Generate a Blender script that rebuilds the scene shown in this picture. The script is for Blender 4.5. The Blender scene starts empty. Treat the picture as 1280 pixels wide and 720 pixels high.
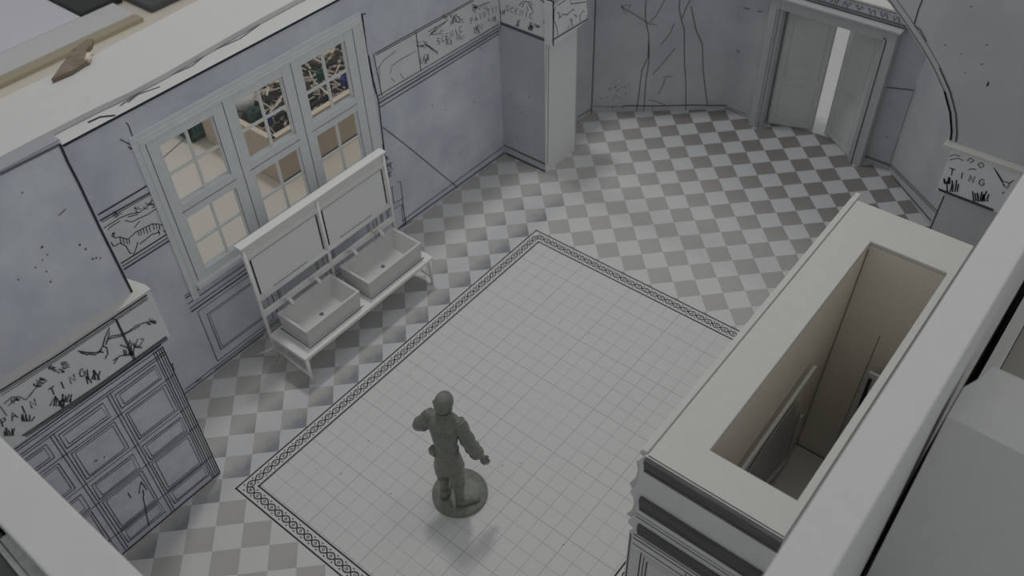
import bpy, bmesh, math, random
import numpy as np
from mathutils import Vector, Matrix
random.seed(7)
S = bpy.context.scene
COL = S.collection
# ------------------------------------------------------------------ camera
F_PX = 1119.064
CAM = Vector((6.4485, -2.3274, 9.0))
RW = np.array([[0.77796277, 0.6274364, -0.03312857],
               [0.42267406, -0.56163191, -0.71127789],
               [-0.4648877, 0.53934513, -0.7021298]])
cd = bpy.data.cameras.new('camera'); cam = bpy.data.objects.new('camera', cd); COL.objects.link(cam)
M = Matrix(((RW[0][0], -RW[1][0], -RW[2][0], CAM.x), (RW[0][1], -RW[1][1], -RW[2][1], CAM.y),
            (RW[0][2], -RW[1][2], -RW[2][2], CAM.z), (0, 0, 0, 1)))
cam.matrix_world = M
cd.sensor_width = 36; cd.lens = F_PX / 1280 * 36; cd.clip_end = 200
cd.dof.use_dof = True; cd.dof.focus_distance = 9.8; cd.dof.aperture_fstop = 0.75
S.camera = cam
# ------------------------------------------------------------------ light
S.view_settings.view_transform = 'Standard'; S.view_settings.look = 'None'
S.view_settings.exposure = 0.0; S.view_settings.gamma = 1; S.view_settings.use_curve_mapping = False
w = bpy.data.worlds.new('world'); S.world = w; w.use_nodes = True
w.node_tree.nodes['Background'].inputs[0].default_value = (0.93, 0.97, 1.0, 1)
w.node_tree.nodes['Background'].inputs[1].default_value = 0.308
def area(name, loc, target, size, power, color=(1, 1, 1)):
    l = bpy.data.lights.new(name, 'AREA'); l.shape = 'DISK'; l.size = size; l.energy = power; l.color = color
    o = bpy.data.objects.new(name, l); COL.objects.link(o); o.location = loc
    o.rotation_euler = (Vector(target) - Vector(loc)).to_track_quat('-Z', 'Y').to_euler(); return o
area('ceiling_lamp', (4.0, 9.5, 20.0), (1.8, 3.0, 0), 4.5, 150, (1.0, 0.97, 0.92))
area('window_lamp', (-3.8, 7.2, 18.0), (1.0, 3.0, 0), 2.0, 520, (1.0, 0.98, 0.95))

# ------------------------------------------------------------------ photo geometry helpers
def ray(u, v):
    c = np.array([(u - 640) / F_PX, (v - 360) / F_PX, 1.0]); return Vector((RW.T @ c).tolist())
class Plane:                                # p0, normal facing the viewer
    def __init__(s, p0, n, off=0.006):
        s.n = Vector(n).normalized(); s.p0 = Vector(p0) + s.n * off
    def hit(s, u, v):
        r = ray(u, v); t = (s.p0 - CAM).dot(s.n) / r.dot(s.n); return CAM + r * t
# ------------------------------------------------------------------ materials
def mat(name, col, rough=0.8, noise=0.0, nscale=3.0, col2=None, bump=0.0, metallic=0.0, detail=4, stretch=(1,1,1)):
    m = bpy.data.materials.new(name); m.use_nodes = True; nt = m.node_tree; b = nt.nodes['Principled BSDF']
    b.inputs['Roughness'].default_value = rough; b.inputs['Metallic'].default_value = metallic
    b.inputs['Specular IOR Level'].default_value = 0.3
    if col2 is None: col2 = tuple(max(0, c * (1 - noise)) for c in col)
    if noise > 0 or col2 != tuple(col):
        tc = nt.nodes.new('ShaderNodeTexCoord'); mp = nt.nodes.new('ShaderNodeMapping'); mp.inputs['Scale'].default_value = stretch
        n = nt.nodes.new('ShaderNodeTexNoise'); n.inputs['Scale'].default_value = nscale; n.inputs['Detail'].default_value = detail
        r = nt.nodes.new('ShaderNodeValToRGB'); n.inputs['Roughness'].default_value = 0.62; r.color_ramp.elements[0].position = 0.32; r.color_ramp.elements[1].position = 0.68
        r.color_ramp.elements[0].color = (*col2, 1); r.color_ramp.elements[1].color = (*col, 1)
        nt.links.new(tc.outputs['Object'], mp.inputs[0]); nt.links.new(mp.outputs[0], n.inputs['Vector'])
        nt.links.new(n.outputs['Fac'], r.inputs['Fac']); nt.links.new(r.outputs['Color'], b.inputs['Base Color'])
        if bump:
            bp = nt.nodes.new('ShaderNodeBump'); bp.inputs['Strength'].default_value = bump; bp.inputs['Distance'].default_value = 0.02
            nt.links.new(n.outputs['Fac'], bp.inputs['Height']); nt.links.new(bp.outputs[0], b.inputs['Normal'])
    else: b.inputs['Base Color'].default_value = (*col, 1)
    return m
CARD = mat('white card', (0.685, 0.68, 0.665), 0.7, nscale=6, col2=(0.665, 0.66, 0.645))
CREAM = mat('cream card edge', (0.69, 0.68, 0.64), 0.8, nscale=9, col2=(0.66, 0.65, 0.61))
PAPER = mat('watercolour paper', (0.80, 0.82, 0.87), 0.85, nscale=1.3, col2=(0.60, 0.625, 0.70), detail=7)
PAPERD = mat('grey painted paper', (0.60, 0.615, 0.64), 0.85, nscale=1.1, col2=(0.48, 0.495, 0.525), detail=7)
PAPERL = mat('pale frieze paper', (0.85, 0.855, 0.87), 0.85, nscale=3, col2=(0.79, 0.795, 0.82), detail=5)
PAPERA = mat('arch paper', (0.60, 0.61, 0.625), 0.85, nscale=0.9, col2=(0.50, 0.515, 0.53), detail=8)
DOORP = mat('blue grey door paper', (0.74, 0.76, 0.82), 0.85, nscale=5, col2=(0.60, 0.62, 0.69), detail=6)
INK = mat('black ink', (0.05, 0.05, 0.062), 0.7)
INKS = mat('soft grey ink', (0.17, 0.175, 0.20), 0.8)
FRAME = mat('painted window card', (0.84, 0.865, 0.88), 0.6, nscale=8, col2=(0.79, 0.815, 0.83))
WHITEP = mat('white plastic', (0.86, 0.86, 0.83), 0.5)
BROWN = mat('brown grey board', (0.83, 0.77, 0.67), 0.9, nscale=60, col2=(0.78, 0.72, 0.62), detail=2)
KRAFT = mat('beige cardboard', (0.60, 0.50, 0.38), 0.9, nscale=8, col2=(0.55, 0.455, 0.345))
KRAFTP = mat('pale cardboard edge', (0.74, 0.64, 0.50), 0.9)
TABLE = mat('warm table top', (0.80, 0.735, 0.63), 0.8, nscale=0.8, col2=(0.75, 0.69, 0.59))
RESIN = mat('grey green resin', (0.27, 0.28, 0.235), 0.36, nscale=14, col2=(0.19, 0.20, 0.17), bump=0.5)
DARK = mat('black plastic', (0.035, 0.038, 0.038), 0.5)
MATD = mat('dark cutting mat', (0.08, 0.085, 0.08), 0.6, nscale=2, col2=(0.06, 0.065, 0.065))
CORN = mat('dark brushed cornice print', (0.16, 0.16, 0.16), 0.8, nscale=30, col2=(0.10, 0.10, 0.105), stretch=(0.1, 1, 1))
GREYP = mat('mid grey print', (0.80, 0.80, 0.81), 0.85, nscale=4, col2=(0.74, 0.74, 0.75))

def glass(name, col=(0.9, 0.93, 0.95), alpha=0.10, rough=0.05):
    m = bpy.data.materials.new(name); m.use_nodes = True; b = m.node_tree.nodes['Principled BSDF']
    b.inputs['Base Color'].default_value = (*col, 1); b.inputs['Roughness'].default_value = rough; b.inputs['Alpha'].default_value = alpha
    return m
ACET = glass('clear acetate', alpha=0.04)
ACETG = glass('scuffed acetate', (0.62, 0.63, 0.62), 0.7, 0.2)

def floor_mat():
    m = bpy.data.materials.new('printed tile floor'); m.use_nodes = True; nt = m.node_tree; N = nt.nodes; L = nt.links
    b = N['Principled BSDF']; b.inputs['Roughness'].default_value = 0.75; b.inputs['Specular IOR Level'].default_value = 0.25
    tc = N.new('ShaderNodeTexCoord'); sp = N.new('ShaderNodeSeparateXYZ'); L.new(tc.outputs['Object'], sp.inputs[0])
    X, Y = sp.outputs['X'], sp.outputs['Y']
    def mth(op, a, c=None, d=None):
        n = N.new('ShaderNodeMath'); n.operation = op
        for i, v in enumerate((a, c, d)):
            if v is None: continue
            if isinstance(v, (int, float)): n.inputs[i].default_value = v
            else: L.new(v, n.inputs[i])
        return n.outputs[0]
    def mixc(f, a, c):
        n = N.new('ShaderNodeMix'); n.data_type = 'RGBA'
        if isinstance(f, (int, float)): n.inputs[0].default_value = f
        else: L.new(f, n.inputs[0])
        for i, v in ((6, a), (7, c)):
            if isinstance(v, tuple): n.inputs[i].default_value = (*v, 1)
            else: L.new(v, n.inputs[i])
        return n.outputs[2]
    def sstep(v, lo, hi):
        n = N.new('ShaderNodeMapRange'); n.interpolation_type = 'SMOOTHSTEP'; L.new(v, n.inputs[0])
        n.inputs[1].default_value = lo; n.inputs[2].default_value = hi; return n.outputs[0]
    u = mth('DIVIDE', mth('SUBTRACT', mth('ADD', X, Y), 0.20), 0.4512)
    v = mth('DIVIDE', mth('ADD', mth('SUBTRACT', X, Y), 2.018), 0.4495)
    fu, fv = mth('FLOOR', u), mth('FLOOR', v)
    par = mth('FLOORED_MODULO', mth('ADD', fu, fv), 2.0)         # 0 = dark tile
    lu, lv = mth('SUBTRACT', u, fu), mth('SUBTRACT', v, fv)
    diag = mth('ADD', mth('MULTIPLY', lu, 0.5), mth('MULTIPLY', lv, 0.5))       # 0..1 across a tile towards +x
    ns = N.new('ShaderNodeTexNoise'); ns.inputs['Scale'].default_value = 1.1; L.new(tc.outputs['Object'], ns.inputs['Vector'])
    ns2 = N.new('ShaderNodeTexNoise'); ns2.inputs['Scale'].default_value = 9; ns2.inputs['Detail'].default_value = 5; L.new(tc.outputs['Object'], ns2.inputs['Vector'])
    # bay ramp: darker, browner print plus the bay's shade painted into the tile colour
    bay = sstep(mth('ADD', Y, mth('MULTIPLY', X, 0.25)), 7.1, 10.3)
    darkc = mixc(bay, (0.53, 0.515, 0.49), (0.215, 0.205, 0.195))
    # bluer, darker tile colour in a band along the left margin
    blueband = mth('MULTIPLY', sstep(X, -0.75, -0.35), mth('SUBTRACT', 1.0, sstep(X, -0.10, 0.12)))
    blueband = mth('MULTIPLY', blueband, mth('SUBTRACT', 1.0, sstep(Y, 6.2, 7.0)))
    tileblue = mth('MULTIPLY', blueband, sstep(mth('ADD', diag, mth('MULTIPLY', mth('SUBTRACT', ns2.outputs['Fac'], 0.5), 0.5)), 0.25, 0.95))
    darkc = mixc(mth('MULTIPLY', tileblue, 0.8), darkc, (0.20, 0.225, 0.28))
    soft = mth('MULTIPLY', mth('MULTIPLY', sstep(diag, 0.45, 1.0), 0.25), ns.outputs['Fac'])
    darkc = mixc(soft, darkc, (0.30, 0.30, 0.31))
    lightc = mixc(mth('MULTIPLY', blueband, 0.35), (0.735, 0.725, 0.715), (0.51, 0.53, 0.61))
    lightc = mixc(mth('MULTIPLY', bay, 0.85), lightc, (0.46, 0.47, 0.49))  # shade at the back painted into the light tiles too
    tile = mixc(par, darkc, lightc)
    # centre carpet of small squares
    def line(c, o, s, wd):
        t = mth('DIVIDE', mth('SUBTRACT', c, o), s); fr = mth('FRACT', t)
        d = mth('MINIMUM', fr, mth('SUBTRACT', 1.0, fr)); return mth('LESS_THAN', d, wd / s)
    gx, gy = line(X, 0.201, 0.2055, 0.0038), line(Y, 0.213, 0.2068, 0.0038)
    gx2, gy2 = line(X, 0.201, 0.822, 0.0048), line(Y, 0.213, 0.827, 0.0048)
    g = mth('MULTIPLY', mth('MAXIMUM', gx, gy), mth('ADD', mth('MULTIPLY', ns.outputs['Fac'], 0.5), 0.15))
    g = mth('MAXIMUM', g, mth('MULTIPLY', mth('MAXIMUM', gx2, gy2), 0.5))
    cen = mixc(g, (0.725, 0.725, 0.71), (0.22, 0.22, 0.24))
    inx = mth('MULTIPLY', mth('GREATER_THAN', X, 0.0), mth('LESS_THAN', X, 4.33))
    iny = mth('MULTIPLY', mth('GREATER_THAN', Y, 0.0), mth('LESS_THAN', Y, 5.78))
    inn = mth('MULTIPLY', inx, iny)
    ix = mth('MULTIPLY', mth('GREATER_THAN', X, 0.185), mth('LESS_THAN', X, 4.145))
    iy = mth('MULTIPLY', mth('GREATER_THAN', Y, 0.185), mth('LESS_THAN', Y, 5.60))
    band = mixc(mth('MULTIPLY', ix, iy), (0.725, 0.725, 0.71), cen)
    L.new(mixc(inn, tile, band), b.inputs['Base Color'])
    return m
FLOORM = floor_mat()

# ------------------------------------------------------------------ mesh helpers
class MB:
    def __init__(s): s.v = []; s.f = []; s.m = []
    def add(s, vs, fs, mi=0):
        o = len(s.v); s.v += [tuple(v) for v in vs]; s.f += [tuple(i + o for i in f) for f in fs]; s.m += [mi] * len(fs)
    def box(s, a, b, mi=0):
        x0, y0, z0 = a; x1, y1, z1 = b
        vs = [(x0,y0,z0),(x1,y0,z0),(x1,y1,z0),(x0,y1,z0),(x0,y0,z1),(x1,y0,z1),(x1,y1,z1),(x0,y1,z1)]
        s.add(vs, [(0,3,2,1),(4,5,6,7),(0,1,5,4),(1,2,6,5),(2,3,7,6),(3,0,4,7)], mi)
    def prism(s, poly, z0, z1, mi=0):       # vertical extrusion of a plan outline (counter clockwise)
        n = len(poly)
        vs = [(x, y, z0) for x, y in poly] + [(x, y, z1) for x, y in poly]
        s.add(vs, [tuple(reversed(range(n))), tuple(range(n, 2*n))] + [(i, (i+1) % n, (i+1) % n + n, i + n) for i in range(n)], mi)
    def slab(s, pts, nrm, t, mi=0):         # flat outline in space given thickness t against its normal
        n = len(pts); k = Vector(nrm).normalized() * t
        A = [Vector(p) for p in pts]; Bk = [p - k for p in A]
        s.add(A + Bk, [tuple(range(n)), tuple(reversed(range(n, 2*n)))] + [(i, i + n, (i+1) % n + n, (i+1) % n) for i in range(n)], mi)
    def beam(s, p, q, wd, ht, mi=0, up=(0,0,1)):
        p, q = Vector(p), Vector(q); d = (q - p).normalized(); u = Vector(up)
        if abs(d.dot(u)) > 0.95: u = Vector((1, 0, 0))
        a = d.cross(u).normalized() * wd/2; b = a.cross(d).normalized() * ht/2
        vs = [p-a-b, p+a-b, p+a+b, p-a+b, q-a-b, q+a-b, q+a+b, q-a+b]
        s.add(vs, [(0,3,2,1),(4,5,6,7),(0,1,5,4),(1,2,6,5),(2,3,7,6),(3,0,4,7)], mi)
    def tube(s, pts, r, n=10, mi=0):
        pts = [Vector(p) for p in pts]; rings = []
        for i, p in enumerate(pts):
            d = (pts[min(i+1, len(pts)-1)] - pts[max(i-1, 0)]).normalized()
            a = d.orthogonal().normalized() if i == 0 else (prev - d * prev.dot(d)).normalized(); prev = a
            b = d.cross(a); rr = r[i] if isinstance(r, (list, tuple)) else r
            rings.append([p + (a*math.cos(t*2*math.pi/n) + b*math.sin(t*2*math.pi/n))*rr for t in range(n)])
        vs = [v for R_ in rings for v in R_]; fs = []
        for i in range(len(pts)-1):
            for k in range(n): fs.append((i*n+k, i*n+(k+1)%n, (i+1)*n+(k+1)%n, (i+1)*n+k))
        fs += [tuple(reversed(range(n))), tuple(range((len(pts)-1)*n, len(pts)*n))]
        s.add(vs, fs, mi)
    def lathe(s, c, prof, n=32, mi=0):
        vs = []; fs = []
        for r, z in prof:
            for k in range(n): t = 2*math.pi*k/n; vs.append((c[0]+r*math.cos(t), c[1]+r*math.sin(t), c[2]+z))
        for i in range(len(prof)-1):
            for k in range(n): fs.append((i*n+k, i*n+(k+1)%n, (i+1)*n+(k+1)%n, (i+1)*n+k))
        fs += [tuple(reversed(range(n))), tuple(range((len(prof)-1)*n, len(prof)*n))]
        s.add(vs, fs, mi)
    # ink lines lying on a plane
    def ink3(s, pts, n, wd, mi=1):
        pts = [Vector(p) for p in pts]
        if len(pts) < 2: return
        L_, R_ = [], []; wd = wd*0.85
        for i, p in enumerate(pts):
            d = pts[min(i+1, len(pts)-1)] - pts[max(i-1, 0)]
            if d.length < 1e-6: d = Vector((1e-3, 0, 0)) if abs(n.x) < .9 else Vector((0, 1e-3, 0))
            sd = n.cross(d).normalized() * wd/2; L_.append(p+sd); R_.append(p-sd)
        k = len(pts)
        s.add(L_+R_, [(i, i+k, i+k+1, i+1) for i in range(k-1)], mi)
    def ink(s, pl, txt, wd=0.012, o=(0,0), sc=1.0, mi=1, jit=0.0):
        for part in txt.split(';'):
            pts = []
            for t in part.split():
                a, b = t.split(','); u = o[0]+float(a)/sc; v = o[1]+float(b)/sc
                pts.append((u + random.uniform(-jit, jit), v + random.uniform(-jit, jit)))
            q = []
            for (a, b), (c, d) in zip(pts, pts[1:]):
                m = max(1, int(math.hypot(c-a, d-b)/14))
                for i in range(m): q.append((a+(c-a)*i/m, b+(d-b)*i/m))
            q.append(pts[-1])
            s.ink3([pl.hit(*p) for p in q], pl.n, wd, mi)
    def build(s, name, mats, parent=None, smooth=False, bevel=0.0):
        me = bpy.data.meshes.new(name); me.from_pydata([tuple(v) for v in s.v], [], s.f)
        if not isinstance(mats, (list, tuple)): mats = [mats]
        for m in mats: me.materials.append(m)
        for p, mi in zip(me.polygons, s.m): p.material_index = min(mi, len(mats)-1); p.use_smooth = smooth
        me.update(); o = bpy.data.objects.new(name, me); COL.objects.link(o)
        if parent is not None:
            o.parent = parent; o.matrix_parent_inverse = Matrix.Translation(-parent.location) if parent.type == 'EMPTY' else Matrix.Identity(4)
        if bevel:
            b = o.modifiers.new('bevel', 'BEVEL'); b.width = bevel; b.segments = 2; b.limit_method = 'ANGLE'
        return o
def thing(name, label, cat, loc=(0,0,0), group=None):
    o = bpy.data.objects.new(name, None); COL.objects.link(o); o.location = loc; o.empty_display_size = 0.1
    tag(o, label, cat, group); return o
def tag(o, label, cat, group=None):
    o['label'] = label; o['category'] = cat
    if group: o['group'] = group
    return o
def structure(o, label=None, cat=None):
    o['kind'] = 'structure'
    if label: o['label'] = label
    if cat: o['category'] = cat
    return o

GLY = {'S': '1,.85 .6,1 .15,.85 .25,.55 .8,.4 .85,.12 .4,0 0,.15', 'C': '.95,.85 .5,1 .1,.6 .15,.2 .5,0 .95,.12', 'E': '.9,1 .1,.95 .1,0 .9,0;.1,.5 .7,.5',
       'N': '.1,0 .12,1 .85,0 .9,1', 'I': '.5,0 .5,1', 'P': '.1,0 .15,1 .8,.9 .85,.6 .15,.5', 'A': '0,0 .5,1 .95,0;.2,.4 .8,.4',
       'T': '.5,0 .5,1;0,1 1,1', 'G': '.9,.85 .5,1 .1,.6 .15,.15 .6,0 .9,.2 .9,.5 .6,.5', ' ': '', '1': '.3,.8 .6,1 .6,0;.3,.1 .9,.1',
       'H': '.1,0 .1,1;.9,0 .9,1;.1,.5 .9,.5', 'B': '.1,0 .1,1 .8,.8 .1,.5 .9,.2 .1,0'}
def write(mb, pl, text, O, E, up, wd=0.012, gap=0.3):
    n = len(text); O = Vector(O); E = Vector(E); st = (E-O)/n; cw = st*(1-gap); up = Vector(up)
    for i, ch in enumerate(text):
        g = GLY[ch]
        if not g: continue
        for part in g.split(';'):
            p = []
            for t in part.split():
                a, b = map(float, t.split(',')); q = O + st*i + cw*a + up*b; p.append(f'{q.x},{q.y}')
            mb.ink(pl, ' '.join(p), wd, jit=0.15)
def scribble(mb, pl, c, rx, ry, n, wd=0.009, mi=1):
    a = 0; p = []
    for i in range(n):
        p.append(f'{c[0]+random.uniform(-rx, rx):.2f},{c[1]+random.uniform(-ry, ry):.2f}')
    mb.ink(pl, ' '.join(p), wd, mi=mi)
def grass(mb, pl, c, h, n=6, wd=0.012, mi=1, lean=0.2):
    for i in range(n):
        x = c[0] + (i-n/2)*h*0.22; t = (x + random.uniform(-.5, .7)*h*0.6, c[1]-h*random.uniform(.6, 1.1))
        mb.ink(pl, f'{x},{c[1]} {(x+t[0])/2+random.uniform(-1,1)},{(c[1]+t[1])/2} {t[0]},{t[1]}', wd, mi=mi)
def foliage(mb, pl, c, rx, ry, n=9, wd=0.009, mi=2):
    for i in range(n):
        x = c[0]+random.uniform(-rx, rx); y = c[1]+random.uniform(-ry, ry); r = random.uniform(1.5, 3.2)
        pts = [f'{x+r*math.cos(t):.2f},{y+r*.7*math.sin(t):.2f}' for t in [random.uniform(0, 1)+k*0.9 for k in range(5)]]
        mb.ink(pl, ' '.join(pts), wd, mi=mi)
PI = math.pi
# ================================================================== STRUCTURE
WX = -1.65
# table the model stands on, and the printed floor sheet
m = MB(); m.box((-26, -12, -0.35), (16, 26, -0.06)); o = m.build('table_surface', TABLE); structure(o, 'warm beige work table under the whole model', 'table')
m = MB(); m.prism([(-2.3, -3.2), (6.9, -3.2), (6.9, 8.0), (6.1, 8.9), (5.35, 9.0), (4.9, 9.5), (3.75, 10.62), (0.6, 10.62), (-1.4, 9.05), (-1.4, 8.0), (-2.3, 8.0)], -0.06, 0.0)
fl = Plane((0, 0, 0), (0, 0, 1), 0.004)
def fpoly(pts, wd, mi=1): m.ink3([Vector((x, y, 0.004)) for x, y in pts], Vector((0, 0, 1)), wd, mi)
BX, BY = 4.33, 5.785
for d in (0.0, 0.187):
    wd = 0.021
    fpoly([(d, d-wd/2), (d, BY-d+wd/2)], wd); fpoly([(BX-d, d-wd/2), (BX-d, BY-d+wd/2)], wd)
    fpoly([(d-wd/2, d), (BX-d+wd/2, d)], wd); fpoly([(d-wd/2, BY-d), (BX-d+wd/2, BY-d)], wd)
def braid(p, q):
    p, q = Vector((*p, 0.004)), Vector((*q, 0.004)); L_ = (q-p).length; d = (q-p)/L_; s_ = Vector((-d.y, d.x, 0)); k = round(L_/0.125)
    n = k*12
    for sg in (1, -1):
        m.ink3([p + d*(L_*i/n) + s_*sg*0.040*math.sin(PI*k*i/n) + Vector((0, 0, 0.0008*sg)) for i in range(n+1)], Vector((0, 0, 1)), 0.017, 1)
    for i in range(k):
        c = p + d*(L_*(i+.5)/k)
        m.ink3([c + d*0.014*math.cos(t*PI/4) + s_*0.014*math.sin(t*PI/4) for t in range(9)], Vector((0, 0, 1)), 0.009, 1)
        e = p + d*(L_*i/k)
        for sg in (1, -1): m.ink3([e + s_*sg*0.05 - d*0.012, e + s_*sg*0.05 + d*0.012], Vector((0, 0, 1)), 0.018, 2)
h = 0.0935
braid((h, h), (h, BY-h)); braid((h, BY-h), (BX-h, BY-h)); braid((h, h), (BX-h, h)); braid((BX-h, h), (BX-h, BY-h))
# little marks and scratches of the print
for a in range(14):
    x, y = random.uniform(.3, 4), random.uniform(.3, 5.4); fpoly([(x, y), (x+.012, y+.006)], 0.012)
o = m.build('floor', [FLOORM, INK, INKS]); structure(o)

# --- left wall with window opening
PW = Plane((WX, 0, 0), (1, 0, 0))
Z0, Z1 = 0, 3.97
m = MB()
def yzbox(y0, y1, z0, z1, x0=WX-0.10, x1=WX, mi=0): m.box((x0, y0, z0), (x1, y1, z1), mi)
wy0, wy1, wz0, wz1 = 1.13, 4.39, 1.50, 3.64
yzbox(-0.10, wy0, Z0, Z1); yzbox(wy1, 7.03, Z0, Z1); yzbox(wy0, wy1, Z0, wz0); yzbox(wy0, wy1, wz1, Z1)
def I(*a, **k): m.ink(*a, **k)
a44 = dict(o=(440, 0), sc=4.0)
I(PW, '115,268 600,0;120,276 610,3', .014, **a44); I(PW, '130,480 735,120;135,497 740,135', .014, **a44)
I(PW, '135,517 740,150', .030, **a44, mi=2); I(PW, '140,537 740,166', .016, **a44)
I(PW, '108,270 150,480;320,160 345,355;20,90 60,300 95,500;52,72 75,250 120,470;52,72 70,68', .016, **a44)
I(PW, '130,345 160,300 220,255;190,370 200,330 240,300 320,255;195,390 215,410;240,365 260,395;135,330 140,440', .010, **a44, mi=2)
write(m, PW, 'SCENIC', (547, 56), (580, 38.5), (-1.5, -7)); write(m, PW, 'PAINTIN', (588.5, 30), (625, 12), (-1, -7))
for c in ((562, 56), (575, 50), (597, 42), (599, 37), (617, 27), (531, 80), (534, 76)): grass(m, PW, c, 8, 5, .010)
for c in ((548, 38), (572, 24), (600, 10), (528, 55), (565, 22)): foliage(m, PW, c, 9, 4, 9)
I(PW, '385,180 420,150 470,110;380,160 440,125 475,105;345,230 370,225 430,270;360,215 430,260', .011, **a44)
I(PW, '490,130 520,70 540,100;510,80 505,125;600,20 640,45 660,10;610,40 690,10', .011, **a44)
# corner line, skirting, diagonal fold, height marks
I(PW, '628.5,0 628,90 630.5,185', .016)
I(PW, '500,284 631,190.5', .024); I(PW, '503,276 629,183.5', .018, mi=2)
I(PW, '230,493 330,418', .016); I(PW, '232,487 268,459', .012); I(PW, '245,478 252,473', .012)
I(PW, '479,159.5 506,180 573,235', .014)
I(PW, '484,205 491,203 487,208 491,212 484,216 488,220', .010); write(m, PW, 'H', (484, 212), (492, 209), (-1, -7), .010); write(m, PW, 'B', (486, 222), (493, 219), (-1, -5), .010)
I(PW, '498,228 501,227 505,265 507,281;489,235 492,233;490,234 492.5,254;491,255.5 505,247;493,261 500,256', .011)
I(PW, '501.5,255 505,283;503,255 508,281', .010)
I(PW, '516,276 500,285 494,288', .012)
# dark outline right of the window frame
I(PW, '452,17 460,75 473,125 476,150 486,235 487,262', .022); I(PW, '461,70 468,110', .03, mi=2); I(PW, '479,180 480,196 484,197', .030)
# frieze with a striped animal, left of the window
a18 = dict(o=(0, 180), sc=4.0)
I(PW, '490,355 740,207;500,384 770,232;605,598 858,437;620,628 850,482', .020, **a18)
I(PW, '508,392 765,245;770,232 778,252;612,612 855,460;858,437 862,450 850,460', .011, **a18)
I(PW, '565,445 575,470 600,465 640,477 680,440 720,420 760,400 795,400 800,430;830,405 800,405;570,512 600,495 630,510 650,545 670,550 685,510 690,490;700,500 760,452 800,440;555,490 568,512;565,445 560,462 570,465;790,430 800,455;575,450 570,440', .013, **a18)
I(PW, '600,468 607,497;615,470 622,498;632,475 638,500;646,476 648,498;690,435 698,460;702,430 708,455;716,424 723,450;731,418 739,447;746,410 753,440;766,402 771,430;780,400 785,425', .011, **a18)
I(PW, '520,420 560,395 600,370 650,350 700,342 745,305 770,270;625,382 660,390 700,370 740,352 790,318 795,292;540,430 552,415 600,385;640,365 690,352;760,320 790,300;672,418 700,385', .011, **a18)
for c in ((150, 268), (175, 262), (190, 254)): foliage(m, PW, c, 8, 3, 7)
I(PW, '162,160 172,188;162.5,160 158,153', .012); I(PW, '204,288 214,297 220,318 236,345 246,375', .012)
I(PW, '198,235 214,292', .006, mi=2); I(PW, '160,183 165,187;150,174 165,182 163,187', .012)
# drawn dado of panels under the window
def R2(y0, y1, z0, z1, wd=.012, mi=1):
    X = WX+.006
    m.ink3([Vector((X, y, z)) for y, z in ((y0, z0), (y1, z0), (y1, z1), (y0, z1), (y0, z0))], Vector((1, 0, 0)), wd, mi)
for y0, y1 in ((1.06, 2.02), (2.10, 3.02), (3.10, 4.02), (4.08, 4.42)):
    R2(y0, y1, .16, 1.10); R2(y0+.10, y1-.10, .30, .97, .013)
    R2(y0+.13, y1-.13, .33, .94, .008)
for z, wd in ((1.16, .02), (1.22, .012), (1.30, .012), (.10, .014), (.06, .010), (1.40, .018), (1.44, .010)):
    m.ink3([Vector((WX+.007, 0.98, z)), Vector((WX+.007, 4.5, z))], Vector((1, 0, 0)), wd, 1)
for sp in ((540, 132), (592, 127), (557, 137), (575, 190), (545, 212), (600, 60), (615, 240)): I(PW, f'{sp[0]},{sp[1]} {sp[0]+1.2},{sp[1]+.8}', .012)
# the number one beside the panelled door
write(m, PW, '1', (214, 466), (222, 459), (-2, -9), .012)
m.add([(WX+.003, y, z) for y, z in ((4.52, 2.38), (7.028, 2.38), (7.028, 3.03), (4.52, 3.03))], [(0, 1, 2, 3)], 3)
m.add([(WX+.003, y, z) for y, z in ((.2, 2.34), (1.05, 2.34), (1.05, 3.0), (.2, 3.0))], [(0, 1, 2, 3)], 3)
o = m.build('wall_left', [PAPER, INK, INKS, PAPERL]); structure(o)
# raw card face and cut top of the window wall
m = MB()
top = []
m.box((WX-.75, -.1, 3.975), (WX+.008, 7.03, 3.99))
m.box((WX-.30, -.1, 0), (WX-.102, 1.0, 3.97)); m.box((WX-.30, 4.5, 0), (WX-.102, 7.03, 3.97))
m.ink3([Vector((WX+.012, y, 3.978)) for y in (-.1, 2, 4, 7)], Vector((1, 0, 0)), .035, 1)
PTOP = Plane((0, 0, 3.99), (0, 0, 1), .004)
m.ink(PTOP, '110,153 125,146 144,144', .035); m.ink(PTOP, '150,132 190,105 215,92', .022, mi=2); m.ink(PTOP, '200,100 240,82 262,64', .022, mi=2); m.ink(PTOP, '255,68 300,48 325,30', .022, mi=2); m.ink(PTOP, '160,128 172,118 200,108', .020, mi=2)
o = m.build('trim_1', [CARD, INK, INKS]); structure(o)
# white roof card lying on the window wall
m = MB()
def pz(u, v, z): return Plane((0, 0, z), (0, 0, 1), 0).hit(u, v)
fe = [pz(u, v, 4.055) for u, v in ((0, 196), (40, 175), (85, 152), (125, 132), (160, 116), (205, 92), (250, 66), (320, 26), (372, -2))]
be = [pz(u, v, 4.055) for u, v in ((232, 8), (100, 78), (0, 128))]
poly = [(fe[0].x, -3.6)] + [(p.x, p.y) for p in fe] + [(fe[-1].x, 7.6), (be[0].x, 7.6)] + [(p.x, p.y) for p in be] + [(be[-1].x, -3.6)]
m.prism(poly, 3.992, 4.055)
o = m.build('ceiling', CARD, bevel=.006); structure(o)
m = MB(); m.prism([(-2.40, -3.5), (-2.40, 7.5), (-2.98, 7.5), (-2.97, 2.7), (-2.95, .4), (-2.98, -3.5)], 3.93, 3.985); o = m.build('trim_2', CREAM); structure(o)
m = MB(); m.box((-2.9, 5.6, -.06), (-2.42, 7.0, 3.925)); m.box((-2.9, -3.4, -.06), (-2.42, -1.2, 3.925)); o = m.build('trim_3', CARD); structure(o)

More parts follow.
